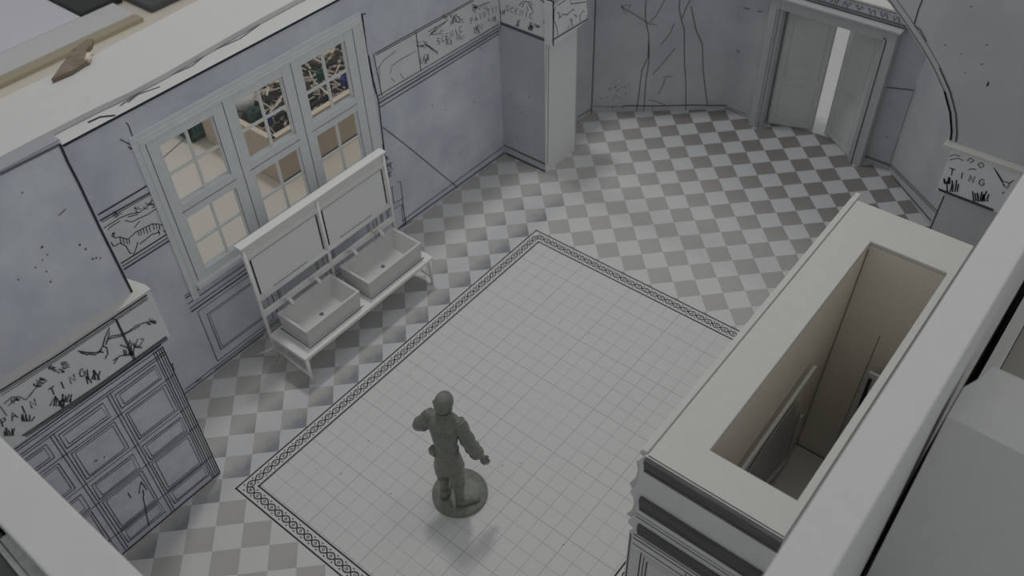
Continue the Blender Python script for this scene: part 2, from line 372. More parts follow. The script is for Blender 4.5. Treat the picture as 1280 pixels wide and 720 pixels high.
# --- near left block: panelled door, PAINTING frieze, plain upper wall
PL = Plane((-.33, 0, 0), (1, 0, 0)); PU = Plane((-.44, 0, 0), (1, 0, 0))
m = MB()
m.box((-.56, -1.732, 0), (-.44, 0.015, 4.78))
m.box((-.44, -1.732, 0), (-.33, 0.03, 2.33), 3)
m.box((-.44, -1.732, 2.33), (-.33, 0.15, 2.985), 4)
m.box((-.445, -1.732, 2.985), (-.325, 0.16, 3.0), 5); m.prism([(-.445, .02), (-.445, .155), (-.80, .06), (-.80, .02)], 2.94, 2.999, 5)
m.box((-.60, -1.732, 4.782), (-.44, 0.015, 4.79), 6)
I(PU, '75,180.5 85,203 100,232 125,285 145,325 166,367', .028); I(PU, '0,218 75,180.5', .03, mi=2)
for a, b in ((210,515),(205,521),(235,555),(212,580),(175,620),(230,640),(250,690),(395,503),(425,527),(460,575),(480,568),(500,572),(110,245),(90,680)):
    I(PU, f'{a},{b} {a+random.uniform(3,9)},{b+random.uniform(-5,5)}', .020, **a18)
I(PU, '292,358 310,345 330,325', .010, mi=2, **a18)
# frieze drawing
a36 = dict(o=(0, 360), sc=4.0)
I(PL, '0,515 270,348 735,36', .022, **a36); I(PL, '0,528 270,362 738,48', .010, **a36); I(PL, '5,540 270,372 740,56', .008, **a36)
I(PL, '560,155 585,160 680,362;580,162 672,365', .012, **a36)
I(PL, '110,740 500,480 832,242 838,258 500,500 130,745', .012, **a36); I(PL, '120,738 500,490 834,250', .036, **a36, mi=2)
write(m, PL, 'PAIN TING', (3, 534), (113, 465), (-3.5, -8.5), .014, .4)
I(PL, '390,315 430,322 480,325 500,315 515,290 525,250 548,197 545,240 530,285;485,330 510,310;515,290 535,300 540,330 525,355;500,320 520,322;440,330 480,335;400,322 440,335', .014, **a36)
I(PL, '530,270 560,240 600,235 640,220 680,190 720,175 780,165;545,255 610,240 700,190;600,285 640,300 655,340;655,270 660,340;565,365 600,340 640,335;570,380 590,350;650,260 640,300;690,255 670,300 700,290 720,255 700,255', .012, **a36)
I(PL, '20,580 60,545 100,545 130,560;130,560 180,500 235,465;150,540 200,470 180,460;40,590 80,560;0,590 35,640', .011, **a36, mi=2)
for c in ((66, 461), (82, 455), (78, 462), (20, 500), (48, 480), (55, 475), (172, 431), (190, 402)): foliage(m, PL, c, 4, 3, 7, mi=1)
for c, h_ in (((75, 508), 12), ((117, 475), 12), (82, 504) and ((84, 503), 10), ((35, 527), 10), ((163, 445), 10), ((12, 545), 10)): grass(m, PL, c, h_, 6, .014)
I(PL, '250,590 275,540 320,600;290,560 310,600;430,440 440,480;470,410 500,460;440,450 460,475', .014, **a36)
# panelled double door
def R3(y0, y1, z0, z1, wd=.013, mi=1):
    X = -.33+.006; j = lambda: random.uniform(-.006, .006)
    q = [(y0+j(), z0+j()), (y1+j(), z0+j()), (y1+j(), z1+j()), (y0+j(), z1+j())]
    m.ink3([Vector((X, *q[i % 4])) for i in range(5)], Vector((1, 0, 0)), wd, mi)
for c0, c1 in ((-.60, -.11), (-1.22, -.73), (-1.71, -1.35)):
    for z0, z1 in ((1.90, 2.11), (1.36, 1.80), (.99, 1.24), (.38, .93), (.11, .34)):
        R3(c0, c1, z0, z1); R3(c0+.035, c1-.03, z0+.03, z1-.03, .010)
    for q in (-.03, -.065): m.ink3([Vector((-.324, c0+q, .03)), Vector((-.324, c0+q, 2.17))], Vector((1, 0, 0)), .010, 1)
for z, wd in ((2.30, .016), (2.265, .010), (2.20, .012), (2.165, .010), (.96, .010), (1.84, .010), (.36, .010), (.012, .022), (1.31, .008)):
    m.ink3([Vector((-.324, y, z+random.uniform(-.004, .004))) for y in (-1.72, -1.2, -.8, -.4, 0.02)], Vector((1, 0, 0)), wd, 1)
for y, wd in ((.022, .016), (-.005, .010), (-.03, .010), (-.06, .012), (-.085, .010)):
    m.ink3([Vector((-.324, y, .02)), Vector((-.324, y+.004, 2.28))], Vector((1, 0, 0)), wd, 1)
a54 = dict(o=(0, 540), sc=4.0)
I(PL, '715,320 745,470;706,250 735,290 695,308 706,250;715,290 720,320;520,130 524,122;470,150 488,140;640,305 655,330', .013, **a54)
o = m.build('wall_front_left', [PAPER, INK, INKS, DOORP, PAPERL, CREAM, mat('grey cut edge', (.40, .40, .42), .9)]); structure(o)

# --- near wall and right wall (foam card, only their tops face the camera)
m = MB(); m.box((-1.6, -2.13, 0), (5.9, -1.735, 3.6)); o = m.build('wall_near', CARD, bevel=.02); structure(o)
m = MB(); m.box((5.94, -1.7, 0), (6.22, 7.03, 4.7)); o = m.build('wall_right', CARD, bevel=.015); structure(o)

# --- pilaster left
PF = Plane((0, 7.03, 0), (0, -1, 0))
m = MB()
m.box((WX-.1, 7.03, 0), (-.75, 7.83, 3.05))
m.box((-.762, 7.015, 0), (-.745, 7.80, 2.36), 4); m.add([(x, 7.027, z) for x, z in ((WX+.002, 2.44), (-.75, 2.44), (-.75, 3.05), (WX+.002, 3.05))], [(0, 1, 2, 3)], 3)
a60 = dict(o=(600, 0), sc=8.0)
I(PF, '190,0 210,230 198,300;600,0 740,38;620,18 735,50;210,225 680,408;215,245 680,425', .014, **a60); I(PF, '212,235 680,417', .02, mi=2, **a60)
I(PF, '690,0 735,20 700,90 690,200 685,410;675,60 670,330', .013, **a60)
write(m, PF, 'SCENIC', (631.5, 13), (667, 24.5), (1, -6.5), .011); write(m, PF, 'P', (679.5, 29.5), (684.5, 31), (.3, -5.5), .012)
for c in ((647, 33), (663, 38), (665, 36), (629, 18), (672, 35)): grass(m, PF, c, 6, 4, .010)
I(PF, '390,55 430,15 500,20 530,50 480,30 540,130;420,70 440,30;470,60 480,110;500,50 520,90;500,225 540,240 515,310 490,295 500,225;510,240 505,300;370,200 380,270;400,195 380,220', .012, **a60)
I(PF, '570,270 600,262', .014, **a60)
a56 = dict(o=(560, 180), sc=8.0)
I(PF, '560,12 985,205', .018, **a56); I(PF, '575,92 990,285', .035, **a56); I(PF, '570,18 980,215', .008, **a56); I(PF, '555,40 556,90', .016, **a56)
I(PF, '686,54 684.5,206', .012); I(PF, '683,56 682,204', .007)
for s_ in ((637, 118), (651, 140), (644, 170), (660, 120)): I(PF, f'{s_[0]},{s_[1]} {s_[0]+2},{s_[1]+.5}', .013)
o = m.build('wall_pilaster_left', [PAPERD, INK, INKS, PAPERL, mat('bare white paper', (.86, .86, .86), .8)]); o.name = 'trim_4'; structure(o)
# frieze sheet wrapping the pilaster with a rough torn end
m = MB()
X0 = -.60
ol = [(7.0, 2.37), (7.3, 2.38), (7.6, 2.385), (7.84, 2.40), (7.86, 2.55), (7.82, 2.70), (7.85, 2.82), (7.83, 3.05), (7.0, 3.05)]
m.slab([(X0, y, z) for y, z in ol], (1, 0, 0), .14)
m.box((-.74, 6.985, 2.37), (-.60, 7.03, 3.05))
PS = Plane((X0, 0, 0), (1, 0, 0))
I(PS, '775,55 860,0;755,65 745,110 740,200 770,280 780,350;770,130 790,125 800,180;790,190 830,140 870,150 935,90 945,110;945,145 970,170;905,180 925,260 920,190;880,280 900,255;1000,160 1030,110 1045,115;1005,220 1000,150;905,5 910,40 1060,20', .012, **a60)
I(PS, '720,405 1080,190', .03, mi=2, **a60)
o = m.build('frieze_sheet', [PAPERL, INK, INKS]); o.name = 'trim_5'; structure(o)

# --- alcove (bay) walls
AH = 2.62
pts = [(-1.17, 7.83), (-1.17, 8.88), (.68, 10.37), (3.64, 10.37), (5.07, 9.02), (5.49, 7.13)]
pts = [(-1.17, 7.83), (-1.17, 8.88), (.68, 10.37), (3.64, 10.37), (5.10, 9.0), (5.50, 8.62), (5.50, 7.13)]
def wallseg(m, p, q, z0, z1, t=.1, mi=0):
    p, q = Vector((*p, 0)), Vector((*q, 0)); d = (q-p).normalized(); n = Vector((-d.y, d.x, 0))   # outside = left of travel
    e = d*.02
    a = [p-e, q+e, q+e+n*t, p-e+n*t]
    m.add([(v.x, v.y, z) for z in (z0, z1) for v in a], [(3,2,1,0),(4,5,6,7),(0,1,5,4),(1,2,6,5),(2,3,7,6),(3,0,4,7)], mi)
def pl2(p, q): 
    p, q = Vector((*p, 0)), Vector((*q, 0)); d = (q-p).normalized(); return Plane(p, (d.y, -d.x, 0))
names = ['wall_alcove_left', 'wall_back', None, 'wall_alcove_right', 'wall_alcove_right', 'wall_alcove_right']
a70 = dict(o=(700, 0), sc=4.0); a92 = dict(o=(920, 0), sc=3.556); a96 = dict(o=(960, 180), sc=4.0)
m = MB(); wallseg(m, pts[0], pts[1], 0, AH); p_ = pl2(pts[0], pts[1])
I(p_, '90,585 158,545', .016, **a70); I(p_, '90,615 158,570', .018, **a70)
o = m.build('wall_alcove_left', [PAPERD, INK, INKS]); structure(o)
m = MB(); wallseg(m, pts[1], pts[2], 0, AH); PB = pl2(pts[1], pts[2])
I(PB, '178,0 172,200 157,568', .018, **a70); I(PB, '922,0 915,60 880,280 828,560', .016, **a70)
I(PB, '430,0 426,90 445,180 440,290 410,350 395,470 380,565;445,190 446,300 430,400 418,565;600,0 596,40 605,90 622,150 622,300 630,420 629,570;652,0 630,40 610,95;655,30 680,150 712,220 715,350 725,430 737,522', .014, **a70)
I(PB, '525,0 480,80 445,112;572,115 555,160 505,225;578,238 520,310 465,372;525,395 510,440 490,470;515,385 560,383;445,500 485,508 530,527;305,32 400,90 440,118 485,125;305,32 355,22 330,68 305,32', .010, **a70)
I(PB, '320,529 500,530 640,526 830,528', .022, **a70); I(PB, '150,570 400,570 825,568', .024, **a70); I(PB, '160,532 320,534', .008, **a70)
for i in range(22):
    x, y = random.gauss(275, 35), random.gauss(455, 24); I(PB, f'{x},{y} {x+random.uniform(-9,9)},{y+random.uniform(-8,8)}', .010, **a70)
I(PB, '238,530 240,540;262,530 262,545;315,530 318,542;462,530 460,545', .012, **a70)
o = m.build('wall_back', [PAPERD, INK, INKS]); structure(o)
# door wall: opening x 1.45..3.02 z 0..2.2
m = MB()
m.box((.68, 10.37, 0), (1.45, 10.47, AH)); m.box((3.02, 10.37, 0), (3.64, 10.47, AH)); m.box((1.45, 10.37, 2.2), (3.02, 10.47, AH))
PD = Plane((0, 10.37, 0), (0, -1, 0))
I(PD, '825,530 860,545 935,572;828,540 930,585', .011, **a70); I(PD, '825,567 930,603', .018, **a70)
I(PD, '915,40 948,46;990,60 1000,55 1012,60;885,250 890,268 897,248', .014, **a70)
I(PD, '1158,46 1160,65', .01)
I(PD, '670,388 795,402', .016, **a92)
for a, b in ((675,460),(668,608),(820,208)): I(PD, f'{a},{b} {a+6},{b+3}', .018, **a92)
I(PD, '480,55 605,102;482,62 604,108', .012, **a96); I(PD, '478,95 598,135', .022, **a96); I(PD, '645,0 600,132', .016, **a96); I(PD, '855,225 780,440 690,715', .016, **a92)
o = m.build('wall_door_side', [PAPERD, INK, INKS]); o.name = 'wall_far'; structure(o)
m = MB(); wallseg(m, pts[3], pts[4], 0, AH); PR = pl2(pts[3], pts[4])
wallseg(m, pts[4], pts[5], 0, AH); wallseg(m, pts[5], pts[6], 0, AH)
I(PR, '608,108 840,345;612,98 845,335', .013, **a96); I(PR, '600,135 815,385', .022, **a96)
o = m.build('wall_alcove_right', [PAPERD, INK, INKS]); structure(o)
# bay frieze and its cream ledge (runs round the top)
m = MB()
def runs(z0, z1, t, mi, lo=0):
    for i in range(1, 5):
        p, q = Vector(pts[i]), Vector(pts[i+1]); d = (q-p).normalized(); n = Vector((d.y, -d.x))
        a = [p+n*t, q+n*t, q-n*.12, p-n*.12]
        m.add([(v.x, v.y, z) for z in (z0, z1) for v in a], [(3,2,1,0),(4,5,6,7),(0,1,5,4),(1,2,6,5),(2,3,7,6),(3,0,4,7)], mi)
runs(2.40, 2.62, .10, 0); runs(2.62, 2.65, .12, 3)
PT = Plane((0, 10.27, 0), (0, -1, 0))
for z, wd in ((2.42, .02), (2.45, .012), (2.47, .012), (2.61, .014)):
    m.ink3([Vector((.75, 10.262, z)), Vector((3.6, 10.262, z))], Vector((0, -1, 0)), wd, 1)
x = .8
while x < 3.5:
    m.ink3([Vector((x+.012*i*2, 10.262, 2.53+.045*math.sin(i*1.9+x*5))) for i in range(6)], Vector((0, -1, 0)), .014, 1); x += .19
o = m.build('bay_frieze', [PAPERD, INK, INKS, CREAM]); o.name = 'trim_6'; structure(o)

# --- door frame and leaves
DC = mat('pale door card', (0.66, 0.665, 0.65), 0.7, nscale=3, col2=(0.60, 0.605, 0.595))
DF = mat('grey door casing', (0.52, 0.53, 0.54), 0.75, nscale=20, col2=(0.47, 0.48, 0.49), stretch=(4, 4, .3))
dr = bpy.data.objects.new('door_1', None); COL.objects.link(dr); dr.location = (2.23, 10.3, 0); structure(dr, 'pale double door set in the bay, both leaves ajar outward', 'door')
m = MB()
for x0, x1, y0 in ((1.24, 1.40, 10.17), (3.06, 3.24, 10.17)):
    m.box((x0, y0, 0), (x1, 10.37, 2.36)); 
m.box((1.401, 10.172, 2.20), (3.059, 10.37, 2.36)); m.box((1.401, 10.21, 0), (1.45, 10.40, 2.199)); m.box((3.01, 10.21, 0), (3.059, 10.40, 2.199))
m.box((1.20, 10.14, 2.362), (3.28, 10.36, 2.40))
PJ = Plane((0, 10.17, 0), (0, -1, 0))
m.ink3([Vector((1.37, 10.163, 0)), Vector((1.37, 10.163, 2.2))], Vector((0, -1, 0)), .010, 2)
m.ink3([Vector((3.10, 10.163, 0)), Vector((3.10, 10.163, 2.22)), Vector((3.05, 10.163, 2.25))], Vector((0, -1, 0)), .018, 1)
m.build('door_frame', [DF, INK, INKS], dr, bevel=.006)
def leaf(p, q, nm, mark=False):
    m = MB(); p, q = Vector((*p, 0)), Vector((*q, 0)); d = (q-p).normalized(); n = Vector((-d.y, d.x, 0))
    a = [p, q, q+n*.05, p+n*.05]
    m.add([(v.x, v.y, z) for z in (.005, 2.16) for v in a], [(3,2,1,0),(4,5,6,7),(0,1,5,4),(1,2,6,5),(2,3,7,6),(3,0,4,7)], 0)
    f = -n; L_ = (q-p).length
    def rr(u0, u1, z0, z1, wd, mi):
        m.ink3([p+d*u+f*.004+Vector((0, 0, z)) for u, z in ((u0, z0), (u1, z0), (u1, z1), (u0, z1), (u0, z0))], f, wd, mi)
    rr(.012, L_-.012, .012, 2.15, .008, 2)
    rr(.12, L_-.10, .95, 2.0, .004, 2); rr(.12, L_-.10, .15, .80, .004, 2)
    return m.build(nm, [DC, INK, INKS], dr)
leaf((1.47, 10.40), (2.19, 10.66), 'door_leaf'); leaf((2.39, 10.70), (3.00, 10.32), 'door_leaf')
# white card standing lit behind the gap
m = MB(); m.box((-1.5, 10.63, -.058), (6.5, 16.5, -.02)); o = m.build('backing_card', CARD); tag(o, 'white card on the table, seen lit through the gap of the bay doors', 'card')

# --- arch wall (proscenium) with frieze pilaster on the right
m = MB()
cx, ax, sp = 2.16, 2.74, 3.02
half = [(4.90, 3.02), (4.88, 3.12), (4.80, 3.33), (4.67, 3.55), (4.49, 3.77), (4.30, 3.96), (4.10, 4.14), (3.86, 4.34), (3.5, 4.53), (3.0, 4.70), (2.6, 4.76), (2.16, 4.78)]
arc = half + [(2*cx-x, z) for x, z in reversed(half[:-1])]
TOP = 5.3; outer_y = 7.03
n = len(arc)
A = [(x, z) for x, z in arc]; O_ = []
for x, z in arc: O_.append((x, TOP if abs(x-cx) > 1.5 else 4.92))
O_[0] = (6.3, TOP); O_[-1] = (-1.75, TOP)
def archface(y0, y1):
    for i in range(n-1):
        a, b = A[i], A[i+1]; c, d = O_[i+1], O_[i]
        vs = [(a[0], y0, a[1]), (b[0], y0, b[1]), (c[0], y0, c[1]), (d[0], y0, d[1]), (a[0], y1, a[1]), (b[0], y1, b[1]), (c[0], y1, c[1]), (d[0], y1, d[1])]
        m.add(vs, [(0,3,2,1) , (4,5,6,7), (0,1,5,4), (2,3,7,6)], 0)
archface(7.03, 7.13)
m.box((4.90, 7.03, 3.0), (6.3, 7.13, 3.02)); 
m.add([(4.90,7.03,3.02),(6.3,7.03,3.02),(6.3,7.03,TOP),(4.90,7.13,3.02),(6.3,7.13,3.02),(6.3,7.13,TOP)], [(0,1,2),(3,5,4)], 0)
m.add([(-.58,7.03,3.02),(-1.75,7.03,3.02),(-1.75,7.03,TOP),(-.58,7.13,3.02),(-1.75,7.13,3.02),(-1.75,7.13,TOP)], [(0,2,1),(3,4,5)], 0)
m.ink3([Vector((6.3, 7.02, TOP)), Vector((-1.7, 7.02, TOP))], Vector((0, -1, 0)), .02, 1)
N_ = Vector((0, -1, 0))
def arcline(off, wd, mi, i0=0, i1=11):
    q = []
    for x, z in half[i0:i1+1]:
        dx, dz = x-cx, (z-sp)*1.55; L_ = math.hypot(dx, dz); q.append(Vector((x+dx/L_*off, 7.024, z+dz/L_*off)))
    m.ink3(q, N_, wd, mi)
arcline(.075, .012, 1, 0, 4); arcline(.085, .008, 2); arcline(.02, .012, 2); arcline(.02, .026, 1, 0, 3)
I(PF, '1153,0 1148,12 1143,30', .014); I(PF, '1143,32 1150,37 1158,52', .016, mi=2)
I(PF, '1233,108 1236,102 1235,107', .014); 
for c in ((1200, 66), (1226, 79), (1205, 90), (1180, 55), (1232, 55), (1213, 7)): I(PF, f'{c[0]},{c[1]+2} {c[0]+3},{c[1]+.5}', .010, mi=2)
o = m.build('wall_arch', [PAPERA, INK, INKS]); structure(o)
m = MB()
m.box((5.06, 7.03, 0), (6.3, 7.13, 2.36)); m.box((4.97, 6.99, 2.36), (6.3, 7.13, 2.96), 3); m.box((4.88, 6.93, 2.965), (6.3, 7.13, 3.0), 4)
PG = Plane((0, 6.99, 0), (0, -1, 0)); a12 = dict(o=(1120, 160), sc=4.5)
I(PG, '285,85 700,240', .020, **a12); I(PG, '290,100 690,248', .035, mi=2, **a12); I(PG, '235,340 550,460;240,350 545,468', .014, **a12); I(PG, '240,345 548,463', .02, mi=2, **a12)
write(m, PG, 'TING', (1185.5, 218), (1235, 235), (1.5, -8), .013, .4)
I(PG, '400,185 420,170 440,185 415,195;460,205 480,195 495,215 475,225 460,205;405,235 430,230 450,235;550,225 575,260 600,300 640,310 660,295;560,240 585,285 610,325;640,310 625,340 600,320;595,370 610,360', .012, **a12)
for c, h_ in (((1192, 240), 14), ((1224, 252), 13), ((1230, 252), 13), ((1185, 230), 8)): grass(m, PG, c, h_, 5, .018)
I(PG, '300,160 330,150 360,160;300,180 350,170 380,185', .012, mi=2, **a12)
I(PF, '1180,245 1160,292', .016)
o = m.build('pilaster_right', [PAPERA, INK, INKS, PAPERL, CREAM]); o.name = 'trim_7'; structure(o)

# ================================================================== WINDOW (card frame, six lights)
win = bpy.data.objects.new('window_1', None); COL.objects.link(win); win.location = (WX, 2.75, 1.5); structure(win, 'three-bay card window with small square panes', 'window')
m = MB()
cols = [(1.345, 2.055), (2.36, 3.065), (3.36, 4.075)]; rows = [(2.645, 3.455), (1.64, 2.435)]
xf0, xf1 = WX-.06, WX+.035
ys = [wy0] + [v for c in cols for v in c] + [wy1]
for i in range(0, 8, 2): m.box((xf0, ys[i], 1.50), (xf1, ys[i+1], 3.64))
for y0, y1 in cols:
    m.box((xf0, y0, 3.455), (xf1, y1, 3.64)); m.box((xf0, y0, 2.435), (xf1, y1, 2.645)); m.box((xf0, y0, 1.50), (xf1, y1, 1.64))
m.build('window_frame', FRAME, win, bevel=.006)
m = MB()   # outer architrave standing proud
m.box((WX, 1.06, 3.62), (WX+.025, 4.41, 3.70)); m.box((WX, 1.06, 1.3), (WX+.025, 1.15, 3.62)); m.box((WX, 4.37, 0.05), (WX+.025, 4.41, 3.62))
m.box((WX+.03, 1.15, 3.56), (WX+.045, 4.37, 3.60))
for y in (1.20, 2.205, 3.21, 4.22): 
    m.ink3([Vector((WX+.038, y, 1.55)), Vector((WX+.038, y, 3.58))], Vector((1, 0, 0)), .010, 1)
for y0, y1 in ((1.3, 2.1), (2.3, 3.1), (3.3, 4.1)):
    m.ink3([Vector((WX+.038, y0, 2.54)), Vector((WX+.038, y1, 2.54))], Vector((1, 0, 0)), .009, 1)
m.build('architrave', [FRAME, INKS], win, bevel=.005)
for y0, y1 in cols:
    for z0, z1 in rows:
        m = MB(); ym, zm = (y0+y1)/2, (z0+z1)/2
        m.box((WX-.02, ym-.014, z0), (WX+.015, ym+.014, z1)); m.box((WX-.018, y0, zm-.014), (WX+.012, y1, zm+.014))
        m.ink3([Vector((WX+.030, y1-.004, z0)), Vector((WX+.030, y1-.004, z1))], Vector((1, 0, 0)), .008, 1)
        m.build('glazing_bar', [WHITEP, INK], win)
        m = MB(); m.box((WX-.035, y0-.01, z0-.01), (WX-.031, y1+.01, z1+.01)); m.build('pane', ACET, win)
m = MB(); m.box((WX, 1.15, 1.46), (WX+.09, 4.37, 1.52)); m.build('window_sill', FRAME, win, bevel=.005)

# ================================================================== WASHSTAND
tx0, tx1, ty0, ty1, tz = -1.16, -.46, 1.62, 4.02, .50
ws = thing('washstand', 'white washstand frame with tall splashback rail under the card window', 'washstand', (-.8, 2.8, 0))
m = MB(); m.box((tx0, ty0, tz-.055), (tx1, ty1, tz)); m.build('tabletop', WHITEP, ws, bevel=.008)
for y, nm in ((1.64, 0), (2.81, 1), (4.0, 2)):
    m = MB(); m.tube([(tx0, y, 0), (tx0, y, 1.99)], .024, 10); m.build('post', WHITEP, ws, smooth=True)
for y in (1.65, 3.96):
    m = MB(); m.tube([(tx1-.02, y, 0), (tx1-.02, y, tz-.04)], [.020, .028], 10); m.build('leg', WHITEP, ws, smooth=True)
    m = MB(); m.tube([(tx0, y, .24), (tx1-.02, y, .14)], .020, 8); m.build('brace', WHITEP, ws, smooth=True)
m = MB(); m.tube([(tx0, 1.64, .24), (tx0-.28, 1.5, .02)], .014, 8); m.build('stay', WHITEP, ws, smooth=True)
m = MB(); m.box((tx0-.10, ty0-.02, 1.985), (tx0+.03, ty1+.02, 2.02)); m.box((tx0-.035, ty0, 1.86), (tx0-.005, ty1, 1.99)); m.box((tx0-.04, ty0, 1.80), (tx0+.01, ty1, 1.86)); m.build('shelf_rail', WHITEP, ws, bevel=.005)
m = MB()
for a, b in ((1.70, 2.76), (2.86, 3.94)): 
    m.box((tx0-.03, a-.04, 1.12), (tx0-.012, b+.05, 1.81))
    y = a-.005
    for q in (a, b): m.ink3([Vector((tx0-.008, q, 1.18)), Vector((tx0-.008, q, 1.76))], Vector((1, 0, 0)), .026, 1)
    m.ink3([Vector((tx0-.008, a+.2, 1.17)), Vector((tx0-.008, b-.3, 1.17))], Vector((1, 0, 0)), .008, 1)
    m.ink3([Vector((tx0-.008, a, 1.765)), Vector((tx0-.008, b, 1.765))], Vector((1, 0, 0)), .006, 2)
m.build('splashback', [mat('bright white board', (0.88, 0.88, 0.87), 0.6), INK, INKS], ws)
m = MB(); m.tube([(tx0, ty0, 1.12), (tx0, ty1, 1.12)], .028, 8); m.build('rail', WHITEP, ws, smooth=True)
m = MB(); m.box((tx0-.02, ty0, .83), (tx0+.02, ty1, .91)); m.build('pipe_rail', WHITEP, ws, bevel=.004)
for y in (1.98, 2.45, 3.12, 3.62):
    m = MB(); m.tube([(tx0+.01, y, .87), (tx0+.05, y, .93), (tx0+.10, y, .96), (tx0+.17, y, .95), (tx0+.19, y, .88)], .026, 8)
    tp = m.build('tap', WHITEP, ws, smooth=True); m = MB(); m.tube([(tx0+.04, y-.055, .945), (tx0+.04, y+.055, .945)], .018, 8); th_ = m.build('tap_handle', WHITEP, None, smooth=True); th_.parent = tp
def basin(y0, y1, label):
    m = MB(); x0, x1, zb, zt, t = -1.13, -.56, tz, .78, .035
    e = .02
    def ring(ex, z): return [(x0-ex, y0-ex, z), (x1+ex, y0-ex, z), (x1+ex, y1+ex, z), (x0-ex, y1+ex, z)]
    ro, rt, ri = ring(-e, zb), ring(0, zt), ring(-t, zt)
    rb = [(x0+.14, y0+.16, zb+.05), (x1-.14, y0+.16, zb+.05), (x1-.14, y1-.16, zb+.05), (x0+.14, y1-.16, zb+.05)]
    vs = ro+rt+ri+rb; fs = [(3, 2, 1, 0), (12, 13, 14, 15)]
    for k in range(4):
        j = (k+1) % 4; fs += [(k, j, 4+j, 4+k), (4+k, 4+j, 8+j, 8+k), (8+k, 8+j, 12+j, 12+k)]
    m.add(vs, fs, 0)
    c = ((x0+x1)/2, (y0+y1)/2, zb+.051)
    m.ink3([Vector(p) + Vector((0, 0, .003)) for p in [(x0, y0-.004, zb), (x1+.004, y0-.004, zb), (x1+.004, y1+.004, zb)]], Vector((0, 0, 1)), .022, 1)
    o = m.build('wash_basin', [CARD, INKS], bevel=.008); tag(o, label, 'basin', 'basins on the washstand'); m = MB(); m.lathe(c, [(.03, 0), (.03, .004), (.015, .005)], 12); d_ = m.build('drain', INKS); d_.parent = o; return o
basin(1.80, 2.74, 'white trough basin on the washstand, nearer the big panelled door')
basin(2.90, 3.93, 'white trough basin on the washstand, nearer the frieze pilaster')

# ================================================================== RIGHT WALL UNIT (open box)
bx = thing('counter_box', 'open-topped white card wall unit with dark striped cornice along the right wall', 'model piece', (5.1, 3.4, 0))
X0b, X1b, Y0b, Y1b, H0 = 4.53, 5.72, 1.44, 5.46, 3.0
ix0, ix1, iy0, iy1 = 4.90, 5.655, 1.80, 4.93
m = MB()
A_ = [(X0b, Y0b), (X1b, Y0b), (X1b, Y1b), (X0b, Y1b)]; B_ = [(ix0, iy0), (ix1, iy0), (ix1, iy1), (ix0, iy1)]
m.add([(x, y, z) for z in (2.95, H0) for x, y in A_+B_], sum([[(8+k, 8+(k+1) % 4, 12+(k+1) % 4, 12+k), (4+k, 4+(k+1) % 4, (k+1) % 4, k), (k, (k+1) % 4, 8+(k+1) % 4, 8+k), (12+k, 12+(k+1) % 4, 4+(k+1) % 4, 4+k)] for k in range(4)], []))
m.build('top_rim', CREAM, bx, bevel=.01)
m = MB(); m.box((X0b-.075, Y0b+.03, 2.93), (X0b, Y1b+.04, 2.985)); m.box((X0b-.06, Y0b+.03, 2.985), (X0b-.008, Y1b+.10, 3.01)); m.build('edge_strip', CREAM, bx, bevel=.006)
m = MB(); m.box((X0b, Y0b+.02, 0), (X0b+.06, Y1b, 2.95)); m.box((X0b+.06, Y1b-.06, 0), (X1b, Y1b, 2.95)); m.box((X1b-.06, Y0b+.02, 0), (X1b, Y1b-.06, 2.95)); m.build('outer_walls', CARD, bx)
m = MB(); m.box((ix0-.04, iy0, 0), (ix0, iy1+.04, 2.949)); yb_ = 4.56
m.add([(x, y, z) for x in (ix0, ix1) for y, z in ((yb_, 0), (yb_+.04, 0), (iy1+.04, 2.949), (iy1, 2.949))], [(0,1,2,3),(7,6,5,4),(0,4,5,1),(1,5,6,2),(2,6,7,3),(3,7,4,0)], 0)
m.ink3([Vector((ix0+.006, yb_-.005+(iy1-yb_)*z/2.949, z)) for z in (0, 1.5, 2.9)], Vector((1, 0, 0)), .024, 1)
m.ink3([Vector((ix0+.008, yb_, .015)), Vector((ix0+.008, iy0, .015))], Vector((1, 0, 0)), .022, 1)
m.ink3([Vector((ix0, yb_-.006, .02)), Vector((ix1, yb_-.006, .02))], Vector((0, -1, 0)), .018, 1)
yq = lambda z: yb_-.008+(iy1-yb_)*z/2.949
m.ink3([Vector((5.30, yq(.3), .3)), Vector((5.31, yq(2.0), 2.0))], Vector((0, -1, 0)), .008, 2)
m.build('inner_lining', [BROWN, INK, INKS], bx)
m = MB(); m.box((ix0, iy0, 0), (ix1, 4.555, .012)); m.build('base_board', mat('pale pink board', (.80, .76, .71), .85), bx)
# lattice window card inside
m = MB(); LY = 4.50
m.box((5.385, LY, .35), (5.655, LY+.03, 1.75)); 
for a in ((5.42, .4, 1.68),): m.ink3([Vector((a[0], LY-.006, a[1])), Vector((a[0], LY-.006, a[2]))], N_, .045, 1)
for z in (.75, 1.1, 1.42): m.ink3([Vector((5.42, LY-.006, z)), Vector((5.52, LY-.006, z))], N_, .035, 1)
m.build('lattice_card', [CARD, DARK], bx)
